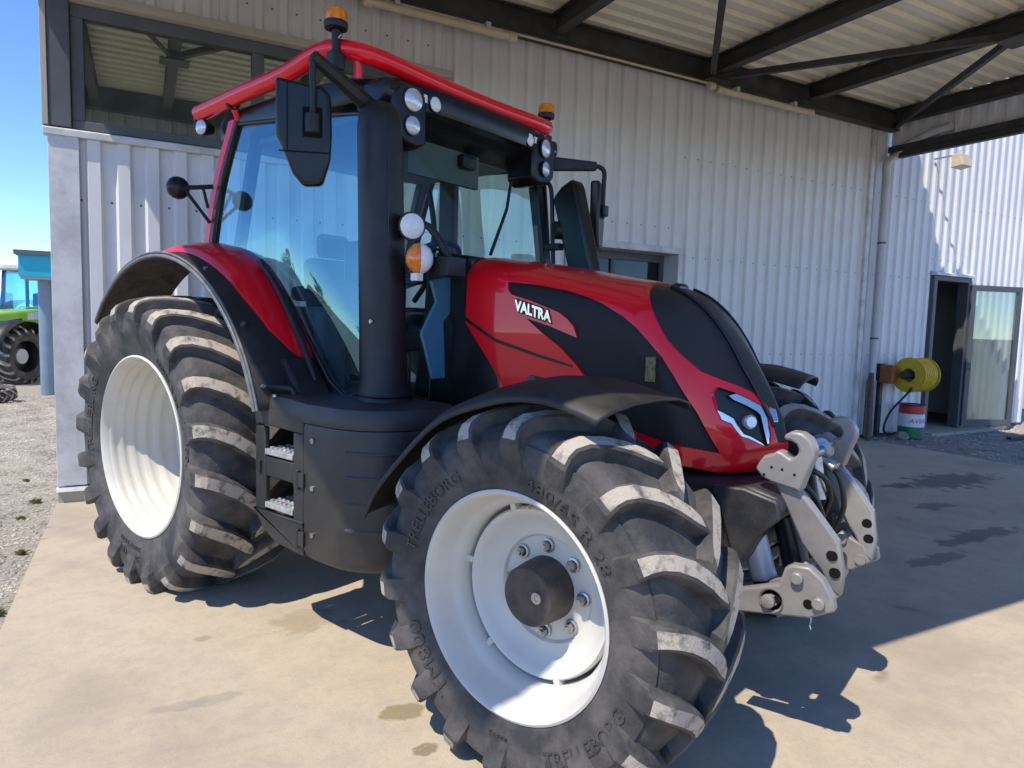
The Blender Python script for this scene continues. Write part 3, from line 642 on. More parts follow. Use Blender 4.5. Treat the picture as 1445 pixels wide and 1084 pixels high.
RT = [('TRELLEBORG', .075, .60, 168, False, 1.1), ('600/65 R 38', .06, .56, 45, False, 1.1), ('TM800', .075, .60, 8, False, 1.1), ('RADIAL TUBELESS', .03, .60, 262, True, 1.1), ('TRELLEBORG', .05, .66, 262, True, 1.0)]
rwn = rear_wheel('rear_wheel', (0, RY, RZ), False, RT)
rwf = rear_wheel('rear_wheel', (0, -RY, RZ), True, [])

# ------------------------------------------------------------------ bonnet
def cr2(P, n): return [(p.x, p.y) for p in spline([(a, b, 0) for a, b in P], n)]
OUT = [(1.76, 1.90), (2.0, 1.869), (2.2, 1.838), (2.47, 1.79), (2.66, 1.757), (2.78, 1.716), (2.885, 1.645), (2.973, 1.555), (3.052, 1.445), (3.122, 1.33), (3.178, 1.22), (3.207, 1.125), (3.20, 1.045), (3.145, .98)]
BAS = [(1.76, 1.56), (1.93, 1.36), (2.08, 1.18), (2.3, 1.08), (2.5, 1.05), (2.62, 1.04), (2.7, 1.035), (2.76, 1.03), (2.82, 1.02), (2.88, 1.01), (2.93, 1.0), (2.97, .992), (3.0, .986), (3.02, .98)]
DD = [.16, .16, .17, .18, .20, .24, .29, .34, .39, .42, .42, .40, .36, .30]
QQ = [2.9, 2.9, 2.9, 2.8, 2.6, 2.3, 1.95, 1.7, 1.5, 1.38, 1.3, 1.3, 1.35, 1.5]
def interp(x, xs, ys):
    if x <= xs[0]: return ys[0]
    for i in range(1, len(xs)):
        if x <= xs[i]: t = (x-xs[i-1])/(xs[i]-xs[i-1]); return ys[i-1]+t*(ys[i]-ys[i-1])
    return ys[-1]
def hoodsolid(off=0., NS=78, NT=26):
    O = cr2(OUT, NS); Bq = cr2(BAS, NS); D = [p[0] for p in cr2([(d, 0) for d in DD], NS)]; Q = [p[0] for p in cr2([(d, 0) for d in QQ], NS)]; mb = MB(); rings = []
    for i in range(NS):
        ox, oz = O[i]; bx_, bz_ = Bq[i]; L = math.hypot(bx_-ox, bz_-oz); ux, uz = (bx_-ox)/L, (bz_-oz)/L
        ox -= ux*off; oz -= uz*off; L += off; half = []
        for j in range(NT):
            t = (j/(NT-1))**1.8; x = ox+(bx_-ox)*t; z = oz+(bz_-oz)*t; d = min(t*L/D[i], 1)
            wv = interp(x, [1.7, 2.2, 2.7, 3.0, 3.3], [.40, .41, .405, .385, .36])*interp(z, [.95, 1.15, 1.5, 1.9], [.86, .95, 1.0, .97])+off
            half.append((x, -wv*(1-(1-d)**Q[i])**(1/Q[i]), z))
        ring = list(reversed(half))+[(x, -y, z) for (x, y, z) in half[1:]]; rings.append(ring)
    n = len(rings[0])
    if off < 0:   # keep the ends inside
        pass
    vs = [p for r in rings for p in r]; fs = []
    for i in range(NS-1):
        for j in range(n): fs.append((i*n+j, i*n+(j+1) % n, (i+1)*n+(j+1) % n, (i+1)*n+j))
    fs += [list(range(n)), [(NS-1)*n+j for j in range(n-1, -1, -1)]]
    mb.add(vs, fs); return mb
def boolean(a, bs, op):
    for b in bs:
        d = a.modifiers.new('q', 'BOOLEAN'); d.object = b; d.operation = op; d.solver = 'EXACT'
    bpy.context.view_layer.update(); dg = bpy.context.evaluated_depsgraph_get()
    me = bpy.data.meshes.new_from_object(a.evaluated_get(dg)); a.modifiers.clear(); old = a.data; a.data = me
    me.shade_smooth(); me.set_sharp_from_angle(angle=math.radians(38)); return a
def kill(o): bpy.data.objects.remove(o)
P_SIDE = [(2.02, 1.752), (2.193, 1.735), (2.345, 1.71), (2.45, 1.683), (2.532, 1.654), (2.639, 1.600), (2.70, 1.557), (2.758, 1.502), (2.815, 1.440), (2.859, 1.371), (2.945, 1.217), (2.987, 1.124), (3.018, 1.060), (2.93, 1.08), (2.812, 1.101), (2.621, 1.145), (2.56, 1.22), (2.498, 1.301), (2.42, 1.385), (2.333, 1.461), (2.236, 1.52), (2.14, 1.585), (2.273, 1.552), (2.421, 1.505), (2.40, 1.553), (2.366, 1.585), (2.32, 1.613), (2.168, 1.662), (2.049, 1.692), (2.025, 1.715)]
P_NOSE = [(2.60, 1.86), (2.640, 1.762), (2.665, 1.735), (2.70, 1.69), (2.733, 1.64), (2.783, 1.565), (2.82, 1.51), (2.869, 1.455), (2.937, 1.386), (2.998, 1.353), (3.04, 1.332), (3.083, 1.306), (3.12, 1.268), (3.144, 1.231), (3.168, 1.15), (3.182, 1.105), (3.3, 1.09), (3.3, 1.6), (3.0, 1.86)]
P_LAMP = [(2.971, 1.301), (2.985, 1.328), (3.035, 1.306), (3.075, 1.283), (3.126, 1.248), (3.142, 1.213), (3.160, 1.143), (3.164, 1.104), (3.15, 1.089), (3.095, 1.122), (3.073, 1.130), (3.043, 1.178), (3.013, 1.195), (2.992, 1.234)]
def cutter(poly, y0, y1): return MB().prism(poly, y0, y1, 'y').build('cutter', 'black', smooth=0)
hood = hoodsolid().build('bonnet', 'red', tr, smooth=40)
cut = [cutter(P_SIDE, -.7, -.1), cutter(P_SIDE, .1, .7), cutter(P_NOSE, -.7, .7), cutter(P_LAMP, -.7, -.02), cutter(P_LAMP, .02, .7)]
boolean(hood, cut, 'DIFFERENCE')
for c in cut: kill(c)
def panel(name, poly, off, m, y0=-.7, y1=-.1, parent=tr, mirror=True):
    obs = []
    for s in ((1, -1) if mirror else (1,)):
        h = hoodsolid(off).build(name, m, parent, smooth=40); c = cutter(poly, *sorted((s*y0, s*y1))); boolean(h, [c], 'INTERSECT'); kill(c); obs.append(h)
    return obs
panel('side_grille', P_SIDE, -.012, 'grille')
nose = panel('nose_grille', P_NOSE, -.006, 'grille', -.7, .7, mirror=False)[0]
def ridge(yv):
    O = cr2(OUT, 60); Bq = cr2(BAS, 60); D = [p[0] for p in cr2([(d, 0) for d in DD], 60)]; Q = [p[0] for p in cr2([(d, 0) for d in QQ], 60)]; out = []
    for i in range(60):
        ox, oz = O[i]
        if ox < 2.70 or oz < 1.17: continue
        yy = yv*interp(oz, [1.15, 1.45, 1.7], [.45, .85, 1]); L = math.dist(O[i], Bq[i])
        for k in range(1, 400):
            t = k/400; d = min(t*L/D[i], 1); x = ox+(Bq[i][0]-ox)*t; z = oz+(Bq[i][1]-oz)*t
            if .39*(1-(1-d)**Q[i])**(1/Q[i]) >= yy: out.append((x, yy, z)); break
    return out
for s in (-1, 1):
    rp = ridge(.115); MB().tube([(x-.003, s*y, z) for x, y, z in rp], .0075, 8).build('nose_ridge', 'black_s', nose)
lamps = panel('headlight', P_LAMP, -.022, 'black_s', -.7, -.03)
# chrome strips of the headlights, slightly proud of the recess
C_UP = [(3.021, 1.292), (3.041, 1.300), (3.079, 1.280), (3.113, 1.257), (3.127, 1.245), (3.142, 1.213), (3.158, 1.151), (3.163, 1.108), (3.155, 1.099), (3.145, 1.135), (3.130, 1.185), (3.120, 1.216), (3.108, 1.230), (3.073, 1.255), (3.036, 1.276)]
C_LO = [(2.995, 1.235), (3.01, 1.226), (3.045, 1.201), (3.057, 1.176), (3.082, 1.138), (3.105, 1.128), (3.134, 1.107), (3.149, 1.092), (3.128, 1.104), (3.096, 1.123), (3.075, 1.131), (3.059, 1.153), (3.043, 1.18), (3.013, 1.197)]
for nm, pl in (('chrome_upper_trim', C_UP), ('chrome_lower_trim', C_LO)):
    for i, o in enumerate(panel(nm, pl, -.004, 'chrome', -.7, -.04)): o.parent = lamps[i]
for s, lo in ((-1, lamps[0]), (1, lamps[1])):
    c = Vector((3.085, s*.125, 1.186)); n_ = Vector((.72, s*.62, .1)).normalized()
    MB().tube([c-n_*.05, c+n_*.016, c+n_*.024], [.029, .029, .022], 20).build('projector_lens', 'lens', lo)
# maker's badge on the nose and the name on the side pods
eo = MB().prism([(-.020, .042), (.020, .042), (.012, -.042), (-.012, -.042)], -.012, .006, 'x').build('nose_emblem', 'chrome', tr, smooth=0, bevel=.004)
eo.data.transform(Matrix.Translation((3.150, -.034, 1.222)) @ Matrix.Rotation(math.radians(-28), 4, 'Z') @ Matrix.Rotation(math.radians(-26), 4, 'Y'))
for s in (-1, 1):
    for (nm, bold, m_, d0, d1) in (('badge_backing', .008, 'black_s', -.006, .003), ('name_badge', .0025, 'chrome', -.006, .006)):
        vsT, fsT, wdT = textmesh('VALTRA', .066, 1.12, bold=bold); kx = (.205+bold)/wdT; bw_ = MB()
        def mp(x, y, off):
            X = x*kx if s < 0 else (wdT-x)*kx
            return (2.080+X-bold/2, s*(.4085+off), 1.622-.255*X+y)
        extrude_text(bw_, [mp(x, y, d1) for x, y in vsT], [mp(x, y, d0) for x, y in vsT], fsT); bw_.build(nm, m_, tr, smooth=0)
panel('bonnet_crease', [(1.74, 1.60), (1.78, 1.575), (1.963, 1.485), (2.217, 1.424), (2.40, 1.385), (2.40, 1.375), (2.217, 1.410), (1.963, 1.468), (1.78, 1.556), (1.74, 1.58)], .0025, 'black_s')
stk = MB(); stk.box(2.751, 2.793, -.3985, -.390, 1.34, 1.44); stk.build('warning_label', 'yellow_st', tr, smooth=0)
# crease line + lower side panels under the bonnet, scoop lip on the nose
MB().prism([(2.66, 1.74), (2.70, 1.762), (2.72, 1.745), (2.715, 1.72)], -.05, .05, 'y').build('bonnet_catch', 'black_s', tr, smooth=0, bevel=.008)
ls = MB(); ls.prism([(1.93, 1.40), (2.10, 1.33), (2.32, 1.20), (2.32, 1.09), (2.02, 1.09)], -.385, .385, 'y'); ls.build('lower_side_panel', 'red', tr, smooth=0, bevel=.01)
MB().prism([(1.50, 1.92), (1.755, 1.885), (1.755, 1.575), (1.95, 1.36), (2.0, 1.05), (1.45, 1.0)], -.36, .36, 'y').build('engine_bulkhead', 'black_s', tr, smooth=0, bevel=.02)
MB().box(2.0, 2.72, -.30, .30, .78, 1.09).build('engine_block', 'cast', tr, smooth=0, bevel=.03)
# exhaust tower beside the front post
ex = MB()
secs = [(1.08, .155, 1.535), (1.13, .15, 1.535), (1.19, .125, 1.530), (1.26, .108, 1.525), (1.5, .105, 1.515), (1.9, .103, 1.50), (2.2, .101, 1.488), (2.40, .100, 1.480), (2.47, .098, 1.476), (2.53, .088, 1.474), (2.565, .06, 1.474), (2.575, .0, 1.474)]
G = []
for z, r, x in secs:
    G.append([(x+(abs(math.cos(a))**.75*math.copysign(1, math.cos(a)))*r*1.0, -.715+(abs(math.sin(a))**.75*math.copysign(1, math.sin(a)))*r*.95, z) for a in [2*PI*k/28 for k in range(29)]])
ex.grid(G); ext = ex.build('exhaust_tower', 'black', tr, smooth=40)
MB().lathe([(0, .012), (-.006, .010), (-.006, 0)], 10, (1.55, -.815, 1.55), 'y').build('bolt', 'steel', ext)
for z, r in ((1.145, .149), (1.20, .126)):
    MB().tube([(1.532+(abs(math.cos(a))**.75*math.copysign(1, math.cos(a)))*r, -.715+(abs(math.sin(a))**.75*math.copysign(1, math.sin(a)))*r*.95, z) for a in [2*PI*k/40 for k in range(41)]], .006, 6, caps=False).build('foot_rib', 'black_s', ext)
MB().tube([(1.615, -.755, 1.24), (1.606, -.755, 1.6), (1.587, -.752, 2.2), (1.574, -.75, 2.45)], .004, 6).build('tower_seam', 'black_s', ext)
# ------------------------------------------------------------------ cab
CY = .78
cab = MB()
def post(pts, wx, wy, name, m='black_s', parent=tr):
    mb = MB(); G = []
    for p in pts:
        x, y, z = p; G.append([(x-wx, y-wy, z), (x+wx, y-wy, z), (x+wx, y+wy, z), (x-wx, y+wy, z), (x-wx, y-wy, z)])
    mb.grid(G); o = mb.build(name, m, parent, smooth=30, bevel=.008); return o
for s in (-1, 1):
    post(spline([(1.48, s*.70, 1.15), (1.46, s*.70, 1.6), (1.40, s*.69, 2.1), (1.33, s*.67, 2.6)], 8), .035, .04, 'front_post')
    post(spline([(.02, s*.79, 1.90), (.13, s*.785, 2.3), (.29, s*.765, 2.66)], 8), .035, .028, 'rear_side_post', 'red')
    post(spline([(.075, s*.798, 1.90), (.185, s*.792, 2.3), (.335, s*.772, 2.645)], 8), .018, .022, 'rear_side_seal', 'black_s')
    post([(.10, s*.66, 1.2), (.12, s*.66, 1.9), (.34, s*.66, 2.62)], .03, .03, 'rear_post')
# roof: black shell with a shallow raised lid
rf_ = MB(); G = []
RO = [(-.04, .60), (0.02, .72), (.2, .78), (.9, .79), (1.30, .74), (1.48, .60), (1.53, .35), (1.54, 0)]
ro = RO+[(x, -y) for x, y in reversed(RO[:-1])]; ro = [(x, -y) for x, y in ro]
for (z, k, dx) in ((2.585, .93, 0), (2.60, .985, 0), (2.655, 1.0, 0), (2.715, .985, 0), (2.745, .93, 0), (2.775, .75, 0), (2.80, .4, 0)):
    G.append([((x-.45)*k+.45+dx, y*k, z) for x, y in ro+[ro[0]]])
rf_.grid(G); n = len(ro); o_ = len(rf_.v)
rf_.add([p for p in G[0][:-1]], [list(range(n))]); rf_.add([p for p in G[-1][:-1]], [list(range(n))])
roof = rf_.build('roof', 'black_s', tr, smooth=40)
MB().prism([(.45, 2.78), (1.30, 2.775), (1.22, 2.85), (1.06, 2.975), (.85, 2.99), (.6, 2.95)], .08, .40, 'y').build('roof_hatch', 'black_s', roof, smooth=30, bevel=.03)
for (x, y) in ((1.37, -.22), (1.36, .36)): MB().lathe([(2.755, .022), (2.83, .02), (2.845, .012), (2.848, 0)], 14, (x-.1, y, 0), 'z').build('roof_knob', 'black_s', roof)
MB().box(.3, 1.36, -.66, .66, 2.545, 2.582).build('headlining', 'cabin', tr, smooth=0, bevel=.01)
# brow under the roof front with the lamp pods
br_ = MB(); br_.prism([(1.28, 2.49), (1.42, 2.55), (1.51, 2.62), (1.50, 2.70), (1.28, 2.70)], -.70, .70, 'y'); br_.build('roof_brow', 'black_s', tr, smooth=30, bevel=.02)
def lampround(name, c, r, nrm, parent, lens='lens', depth=.05):
    nrm = Vector(nrm).normalized(); c = Vector(c)
    h = MB(); h.tube([c-nrm*depth, c-nrm*.012, c+nrm*.002], [r*.8, r*1.16, r*1.13], 24); ho = h.build(name, 'black_s', parent, smooth=40)
    k = MB(); ax = nrm; a = ax.cross(Vector((0, 0, 1))).normalized(); b = a.cross(ax); vs = []
    for (rr, hh) in ((r, .004), (r*.85, .009), (r*.5, .014), (0.001, .016)):
        vs += [c+nrm*hh+rr*(a*math.cos(2*PI*i/20)+b*math.sin(2*PI*i/20)) for i in range(20)]
    k.add(vs, [(i*20+j, i*20+(j+1) % 20, (i+1)*20+(j+1) % 20, (i+1)*20+j) for i in range(3) for j in range(20)]); k.build('lens', lens, ho if parent in (tr, ) or parent.parent is None else parent, smooth=60)
    return ho
for s in (-1, 1):
    pod = MB(); pod.prism([(s*.44, 2.43), (s*.50, 2.40), (s*.58, 2.41), (s*.655, 2.46), (s*.665, 2.64), (s*.62, 2.70), (s*.47, 2.70), (s*.44, 2.66)], 1.30, 1.512, 'x')
    po = pod.build('lamp_pod', 'black_s', tr, smooth=30, bevel=.02)
    lampround('upper_work_lamp', (1.520, s*.545, 2.622), .053, (1, s*.12, -.05), po); lampround('lower_work_lamp', (1.522, s*.548, 2.500), .043, (1, s*.12, -.05), po)
    lampround('marker_lamp', (1.515, s*.391, 2.641), .036, (1, s*.05, 0), po, 'white_l')
    MB().box(1.49, 1.512, s*.455-.012, s*.455+.012, 2.635, 2.672).build('lamp_tag', 'sticker', po, smooth=0)
# red protection tube round the roof
gp_ = [(-.02, 2.742, .82), (.10, 2.748, .82), (.42, 2.768, .82), (.80, 2.786, .82), (.97, 2.808, .815), (1.10, 2.835, .81), (1.22, 2.842, .80), (1.33, 2.822, .77), (1.40, 2.802, .69), (1.425, 2.788, .5), (1.425, 2.78, .25), (1.425, 2.778, 0)]
half = [(x, -y, z) for (x, z, y) in gp_]; path = half+[(x, -y, z) for (x, y, z) in reversed(half[:-1])]
gd = MB(); gd.tube(spline(path, 96), .045, 16); guard = gd.build('roof_guard_tube', 'red', tr, smooth=60)
for s in (-1, 1):
    MB().tube([(1.35, s*.745, 2.83), (1.34, s*.735, 2.70)], .022, 12).build('guard_foot', 'red', guard)
    MB().tube([(.33, s*.815, 2.75), (.33, s*.77, 2.66)], .018, 10).build('guard_foot', 'red', guard)
    MB().tube([(-.035, s*.80, 2.7148), (-.055, s*.80, 2.7135)], .040, 16).build('end_plug', 'black_s', guard)
    MB().lathe([(-.012, .041), (.012, .041), (.012, .034), (-.012, .034), (-.012, .041)], 18, (.34, s*.813, 2.746), 'x').build('cable_tie', 'black', guard)
    # beacon lamps
    b0 = MB(); bx0, by0 = 1.30, s*.835
    b0.tube([(bx0, by0-s*.0, 2.74), (bx0, by0, 2.90)], .020, 12); b0.lathe([(2.90, .028), (2.905, .053), (2.925, .056), (2.935, .054), (2.935, 0)], 24, (bx0, by0, 0), 'z')
    bo = b0.build('beacon', 'black', tr, smooth=40)
    MB().lathe([(2.935, .052), (2.965, .051), (2.985, .047), (2.995, .035), (2.998, 0)], 24, (bx0, by0, 0), 'z').build('amber_dome', 'amber', bo, smooth=50)
    MB().box(bx0-.03, bx0+.03, by0-.035, by0+.035, 2.72, 2.80).build('clamp', 'black', bo, smooth=0, bevel=.008)
    MB().tube([(bx0+.02, by0, 2.86), (bx0+.045, by0, 2.87)], .006, 8).build('wing_screw', 'steel', bo)
# rear work lamp at the roof corner
lampround('rear_work_lamp', (.02, -.83, 2.655), .042, (.25, -1, -.05), tr, depth=.07)
# glazing: near side, far side, windscreen, rear
def sideglass(s):
    pts = [(.335, .772, 2.635), (.70, .768, 2.60), (1.10, .745, 2.57), (1.38, .715, 2.54), (1.43, .715, 2.1), (1.45, .72, 1.7), (1.50, .73, 1.22), (1.27, .74, 1.165), (1.16, .75, 1.24), (1.04, .765, 1.40), (.85, .78, 1.64), (.65, .79, 1.80), (.40, .795, 1.90), (.09, .797, 1.925), (.19, .792, 2.3)]
    bm = bmesh.new(); c = Vector((.85, s*.80, 2.05)); vs = [bm.verts.new((x, s*y, z)) for x, y, z in pts]; vc = bm.verts.new(c)
    for i in range(len(vs)): bm.faces.new((vs[i], vs[(i+1) % len(vs)], vc))
    bmesh.ops.subdivide_edges(bm, edges=bm.edges[:], cuts=2, use_grid_fill=True, smooth=0.0); bmesh.ops.recalc_face_normals(bm, faces=bm.faces)
    me = bpy.data.meshes.new('side_window'); bm.to_mesh(me); bm.free(); me.materials.append(M['glass_side' if s < 0 else 'glass_front']); me.shade_smooth()
    o = bpy.data.objects.new('side_window', me); COL.objects.link(o); o.parent = tr
    # rubber seal round the pane
    sp = [Vector((x, s*(y+.004), z)) for x, y, z in pts]; sp = sp+[sp[0]]
    MB().tube(sp, .013, 8).build('window_seal', 'black_s', tr, smooth=60)
sideglass(-1); sideglass(1)
G = []
for i in range(13):
    z = 1.12+(2.56-1.12)*i/12; row = []
    for j in range(17):
        y = -.67+1.34*j/16; row.append((1.58-.15*(max(z-1.2, 0)/1.4)**1.6-.09*(abs(y)/.67)**2.2, y, z))
    G.append(row)
MB().grid(G).build('windscreen', 'glass_front', tr, smooth=60)
MB().grid([[(.08, -.62, 1.5), (.08, .62, 1.5)], [(.30, -.62, 2.55), (.30, .62, 2.55)]]).build('rear_window', 'glass_front', tr)
# cab floor, sill, lower front panels
MB().box(.05, 1.50, -.70, .70, 1.02, 1.10).build('cab_floor', 'black', tr, smooth=0, bevel=.01)
MB().prism([(1.05, 1.05), (1.52, 1.05), (1.52, 1.20), (1.24, 1.16), (1.16, 1.22), (1.05, 1.35), (.95, 1.35)], -.742, -.68, 'y').build('cab_sill', 'black', tr, smooth=0, bevel=.01)
MB().prism([(1.05, 1.05), (1.52, 1.05), (1.52, 1.20), (1.24, 1.16), (1.05, 1.35), (.95, 1.35)], .68, .742, 'y').build('cab_sill', 'black', tr, smooth=0, bevel=.01)
bl = MB(); bl.prism([(-.50, 1.76), (-.29, 1.80), (-.28, 1.66), (-.40, 1.56), (-.38, 1.27), (-.48, 1.27), (-.56, 1.50), (-.46, 1.66)], 1.60, 1.615, 'x'); bl.build('lower_front_pane', 'blue_p', tr, smooth=0, bevel=.008)
# interior
MB().box(.28, .80, -.27, .27, 1.36, 1.50).build('seat_cushion', 'chair', tr, smooth=30, bevel=.05, seg=3)
MB().prism([(.20, 1.46), (.36, 1.46), (.26, 1.95), (.14, 1.95)], -.25, .25, 'y').build('seat_backrest', 'chair', tr, smooth=30, bevel=.06, seg=3)
MB().prism([(.12, 1.96), (.23, 1.96), (.20, 2.12), (.12, 2.12)], -.12, .12, 'y').build('seat_headrest', 'chair', tr, smooth=30, bevel=.04, seg=3)
MB().box(.25, .75, -.20, .20, 1.10, 1.36).build('seat_base', 'black', tr, smooth=30, bevel=.03)
MB().box(.35, 1.02, -.46, -.31, 1.66, 1.75).build('armrest', 'chair', tr, smooth=30, bevel=.03)
MB().box(.95, 1.12, -.52, -.34, 1.76, 1.98).build('terminal_screen', 'black_s', tr, smooth=30, bevel=.02)
MB().box(.15, .95, -.68, -.48, 1.12, 1.62).build('side_console', 'cabin', tr, smooth=30, bevel=.04)
MB().prism([(1.12, 1.12), (1.46, 1.12), (1.50, 1.80), (1.40, 1.92), (1.22, 1.88), (1.20, 1.6)], -.17, .17, 'y').build('dashboard', 'black', tr, smooth=30, bevel=.05, seg=3)
sw = MB(); 
for k in range(36):
    pass
c0 = Vector((1.08, 0, 1.90)); ax = Vector((-.55, 0, .84)).normalized(); e1 = Vector((0, 1, 0)); e2 = ax.cross(e1)
sw.tube([c0+.20*(e1*math.cos(a)+e2*math.sin(a)) for a in [2*PI*k/32 for k in range(33)]], .016, 8, caps=False)
for a in (0, 2.1, 4.2): sw.tube([c0-ax*.02, c0+.20*(e1*math.cos(a)+e2*math.sin(a))], .012, 6)
sw.tube([c0, Vector((1.30, 0, 1.60))], .035, 10); sw.build('steering_wheel', 'black', tr)
MB().tube(spline([(.42, .64, 2.5), (.46, .66, 2.2), (.42, .66, 1.9), (.30, .62, 1.7)], 12), .02, 8).build('far_door_handrail', 'black', tr)
MB().box(1.30, 1.33, -.40, .15, 2.33, 2.53).build('sun_blind', mat('sun_blind', (.10, .11, .10), .8), tr, smooth=0)
MB().box(.52, .66, .64, .70, 1.1, 2.56).build('far_door_post', 'black', tr, smooth=0, bevel=.01)
MB().box(1.18, 1.38, -.03, .09, 2.42, 2.5).build('inside_mirror', 'black', tr, smooth=0, bevel=.02)
for x, y in ((1.10, -.30),): MB().box(x-.05, x+.05, y-.035, y+.035, 2.535, 2.543).build('cab_light', 'white_l', tr, smooth=0)
MB().tube([(1.585, -.02, 1.93), (1.56, .14, 2.2), (1.535, .2, 2.36)], .010, 6).build('wiper_arm', 'black', tr)
# ------------------------------------------------------------------ lamps on the bonnet shoulder (road headlamp + indicator)
sb = MB(); sb.tube(spline([(1.60, -.66, 2.02), (1.70, -.60, 2.0), (1.78, -.55, 1.86), (1.78, -.50, 1.78)], 10), .018, 10); sb.box(1.70, 1.83, -.60, -.48, 1.77, 1.86)
sbo = sb.build('lamp_bracket', 'black', tr, smooth=30, bevel=.005)
lampround('road_lamp', (1.665, -.675, 1.995), .058, (1, -.45, -.05), sbo, 'white_l', .09)
ih = MB(); ic = Vector((1.705, -.665, 1.845)); ih.tube([ic-Vector((.06, -.03, 0)), ic], [.05, .062], 22); iho = ih.build('indicator_housing', 'black_s', sbo, smooth=40)
inn = Vector((1, -.62, 0)).normalized(); ia = inn.cross(Vector((0, 0, 1))).normalized(); iz = Vector((0, 0, 1))
for k, (m_, a0, a1) in enumerate((('amber', -PI/2, PI/2), ('white_l', PI/2, 3*PI/2))):
    mb = MB(); rows = []
    for (rr, hh) in ((.064, .0), (.064, .018), (.052, .036), (.03, .046), (.0, .05)):
        rows.append([ic+inn*hh+rr*(ia*math.cos(a0+(a1-a0)*j/14)+iz*math.sin(a0+(a1-a0)*j/14)*1.08) for j in range(15)])
    mb.grid(rows); mb.build('amber_lens' if k == 0 else 'clear_lens', m_, sbo, smooth=60)
MB().box(1.685, 1.73, -.70, -.66, 1.742, 1.778).build('sensor_tag', 'sticker', sbo, smooth=0, bevel=.004)
MB().tube(spline([(1.62, -.62, 1.95), (1.66, -.58, 1.86), (1.72, -.56, 1.9), (1.76, -.53, 1.82)], 12), .007, 6).build('lamp_cable', 'black', sbo)
# ------------------------------------------------------------------ mirrors
MP = Vector((1.33, -1.03, 0)); MR = Matrix.Translation(MP) @ Matrix.Rotation(math.radians(48), 4, 'Z')
def mpart(mb, name, m, parent, **k): o = mb.build(name, m, parent, **k); o.data.transform(MR); return o
mro = mpart(MB().prism([(-.118, 2.615), (.085, 2.585), (.118, 2.555), (.124, 2.39), (.118, 2.27), (.085, 2.155), (.0, 2.148), (-.045, 2.20), (-.085, 2.30), (-.118, 2.36)], -.03, .03, 'y'), 'mirror_housing', 'black_s', tr, smooth=30, bevel=.018, seg=3)
mpart(MB().box(.0, .085, -.036, -.0305, 2.36, 2.49), 'mirror_pocket', 'dark', mro, smooth=0, bevel=.01)
mpart(MB().box(-.10, .115, -.034, -.0305, 2.292, 2.297), 'housing_groove', 'dark', mro, smooth=0)
mpart(MB().box(-.068, -.064, -.034, -.0305, 2.30, 2.60), 'housing_groove', 'dark', mro, smooth=0)
pv = MR @ Vector((.045, -.055, 0)); MB().tube([(pv.x, pv.y, 2.37), (pv.x, pv.y, 2.455)], .033, 16).build('mirror_pivot', 'black', mro, bevel=.004)
arm = MB(); arm.tube([(pv.x, pv.y, 2.44), (pv.x, pv.y, 2.70)], .014, 10); ao = arm.build('mirror_arm', 'black', tr)
a2 = MB(); p0 = Vector((pv.x, pv.y, 2.70)); p1 = Vector((1.42, -.70, 2.55)); dv = (p1-p0).normalized(); 
a2.tube([p0, p1], [.030, .042], 8); a2.build('mirror_arm_beam', 'black', ao, smooth=0)
# far mirror and its arm
a3 = MB(); a3.prism([(.66, 2.63), (.66, 2.53), (1.05, 2.545), (1.05, 2.60)], -.02, .02, 'x'); a3o = a3.build('mirror_arm', 'black', tr, smooth=0, bevel=.01)
a3o.data.transform(Matrix.Translation((1.36, .66, 0)) @ Matrix.Rotation(math.radians(-48), 4, 'Z') @ Matrix.Translation((0, -.66, 0)))
def fr_(p): return Matrix.Translation((1.36, .66, 0)) @ Matrix.Rotation(math.radians(-48), 4, 'Z') @ Matrix.Translation((0, -.66, 0)) @ Vector(p)
e = fr_((0, 1.04, 2.575)); e2_ = fr_((0, 1.10, 2.54)); MB().tube(spline([e, (e+e2_)/2+Vector((0, 0, .012)), e2_, (e2_.x, e2_.y, 2.45), (e2_.x, e2_.y, 2.25)], 14), .015, 10).build('mirror_arm_drop', 'black', a3o)
MB().box(e2_.x-.03, e2_.x+.03, e2_.y-.03, e2_.y+.03, 2.26, 2.33).build('clamp', 'black', a3o, smooth=0, bevel=.01)
fm = MB(); fm.prism([(-.11, 2.47), (.11, 2.45), (.12, 2.2), (.08, 2.06), (-.06, 2.06), (-.10, 2.2)], -.03, .03, 'x'); fmo = fm.build('mirror_housing', 'black_s', tr, smooth=30, bevel=.015)
fmo.data.transform(Matrix.Translation((e2_.x-.03, e2_.y-.02, 0)) @ Matrix.Rotation(math.radians(22), 4, 'Z'))
# big air intake blade and its tube on the far side
ib = MB(); ib.prism([(1.545, 2.31), (1.545, 2.34), (1.60, 2.40), (1.68, 2.44), (1.705, 2.40), (1.86, 1.83), (1.69, 1.83)], .60, .72, 'y'); ib.build('intake_blade', 'black_s', tr, smooth=30, bevel=.018)
gt_ = MB(); gt_.tube(spline([(1.44, .62, 2.44), (1.49, .63, 2.43), (1.515, .63, 2.35), (1.53, .63, 2.1), (1.55, .63, 1.85)], 14), .014, 8); gto = gt_.build('far_grab_rail', 'black', tr)
MB().tube([(1.56, .60, 2.14), (1.60, .66, 2.14)], .055, 16).build('blade_mount', 'black', gto); MB().box(1.49, 1.60, .60, .66, 2.02, 2.06).build('blade_clamp', 'black', gto, smooth=0, bevel=.006)
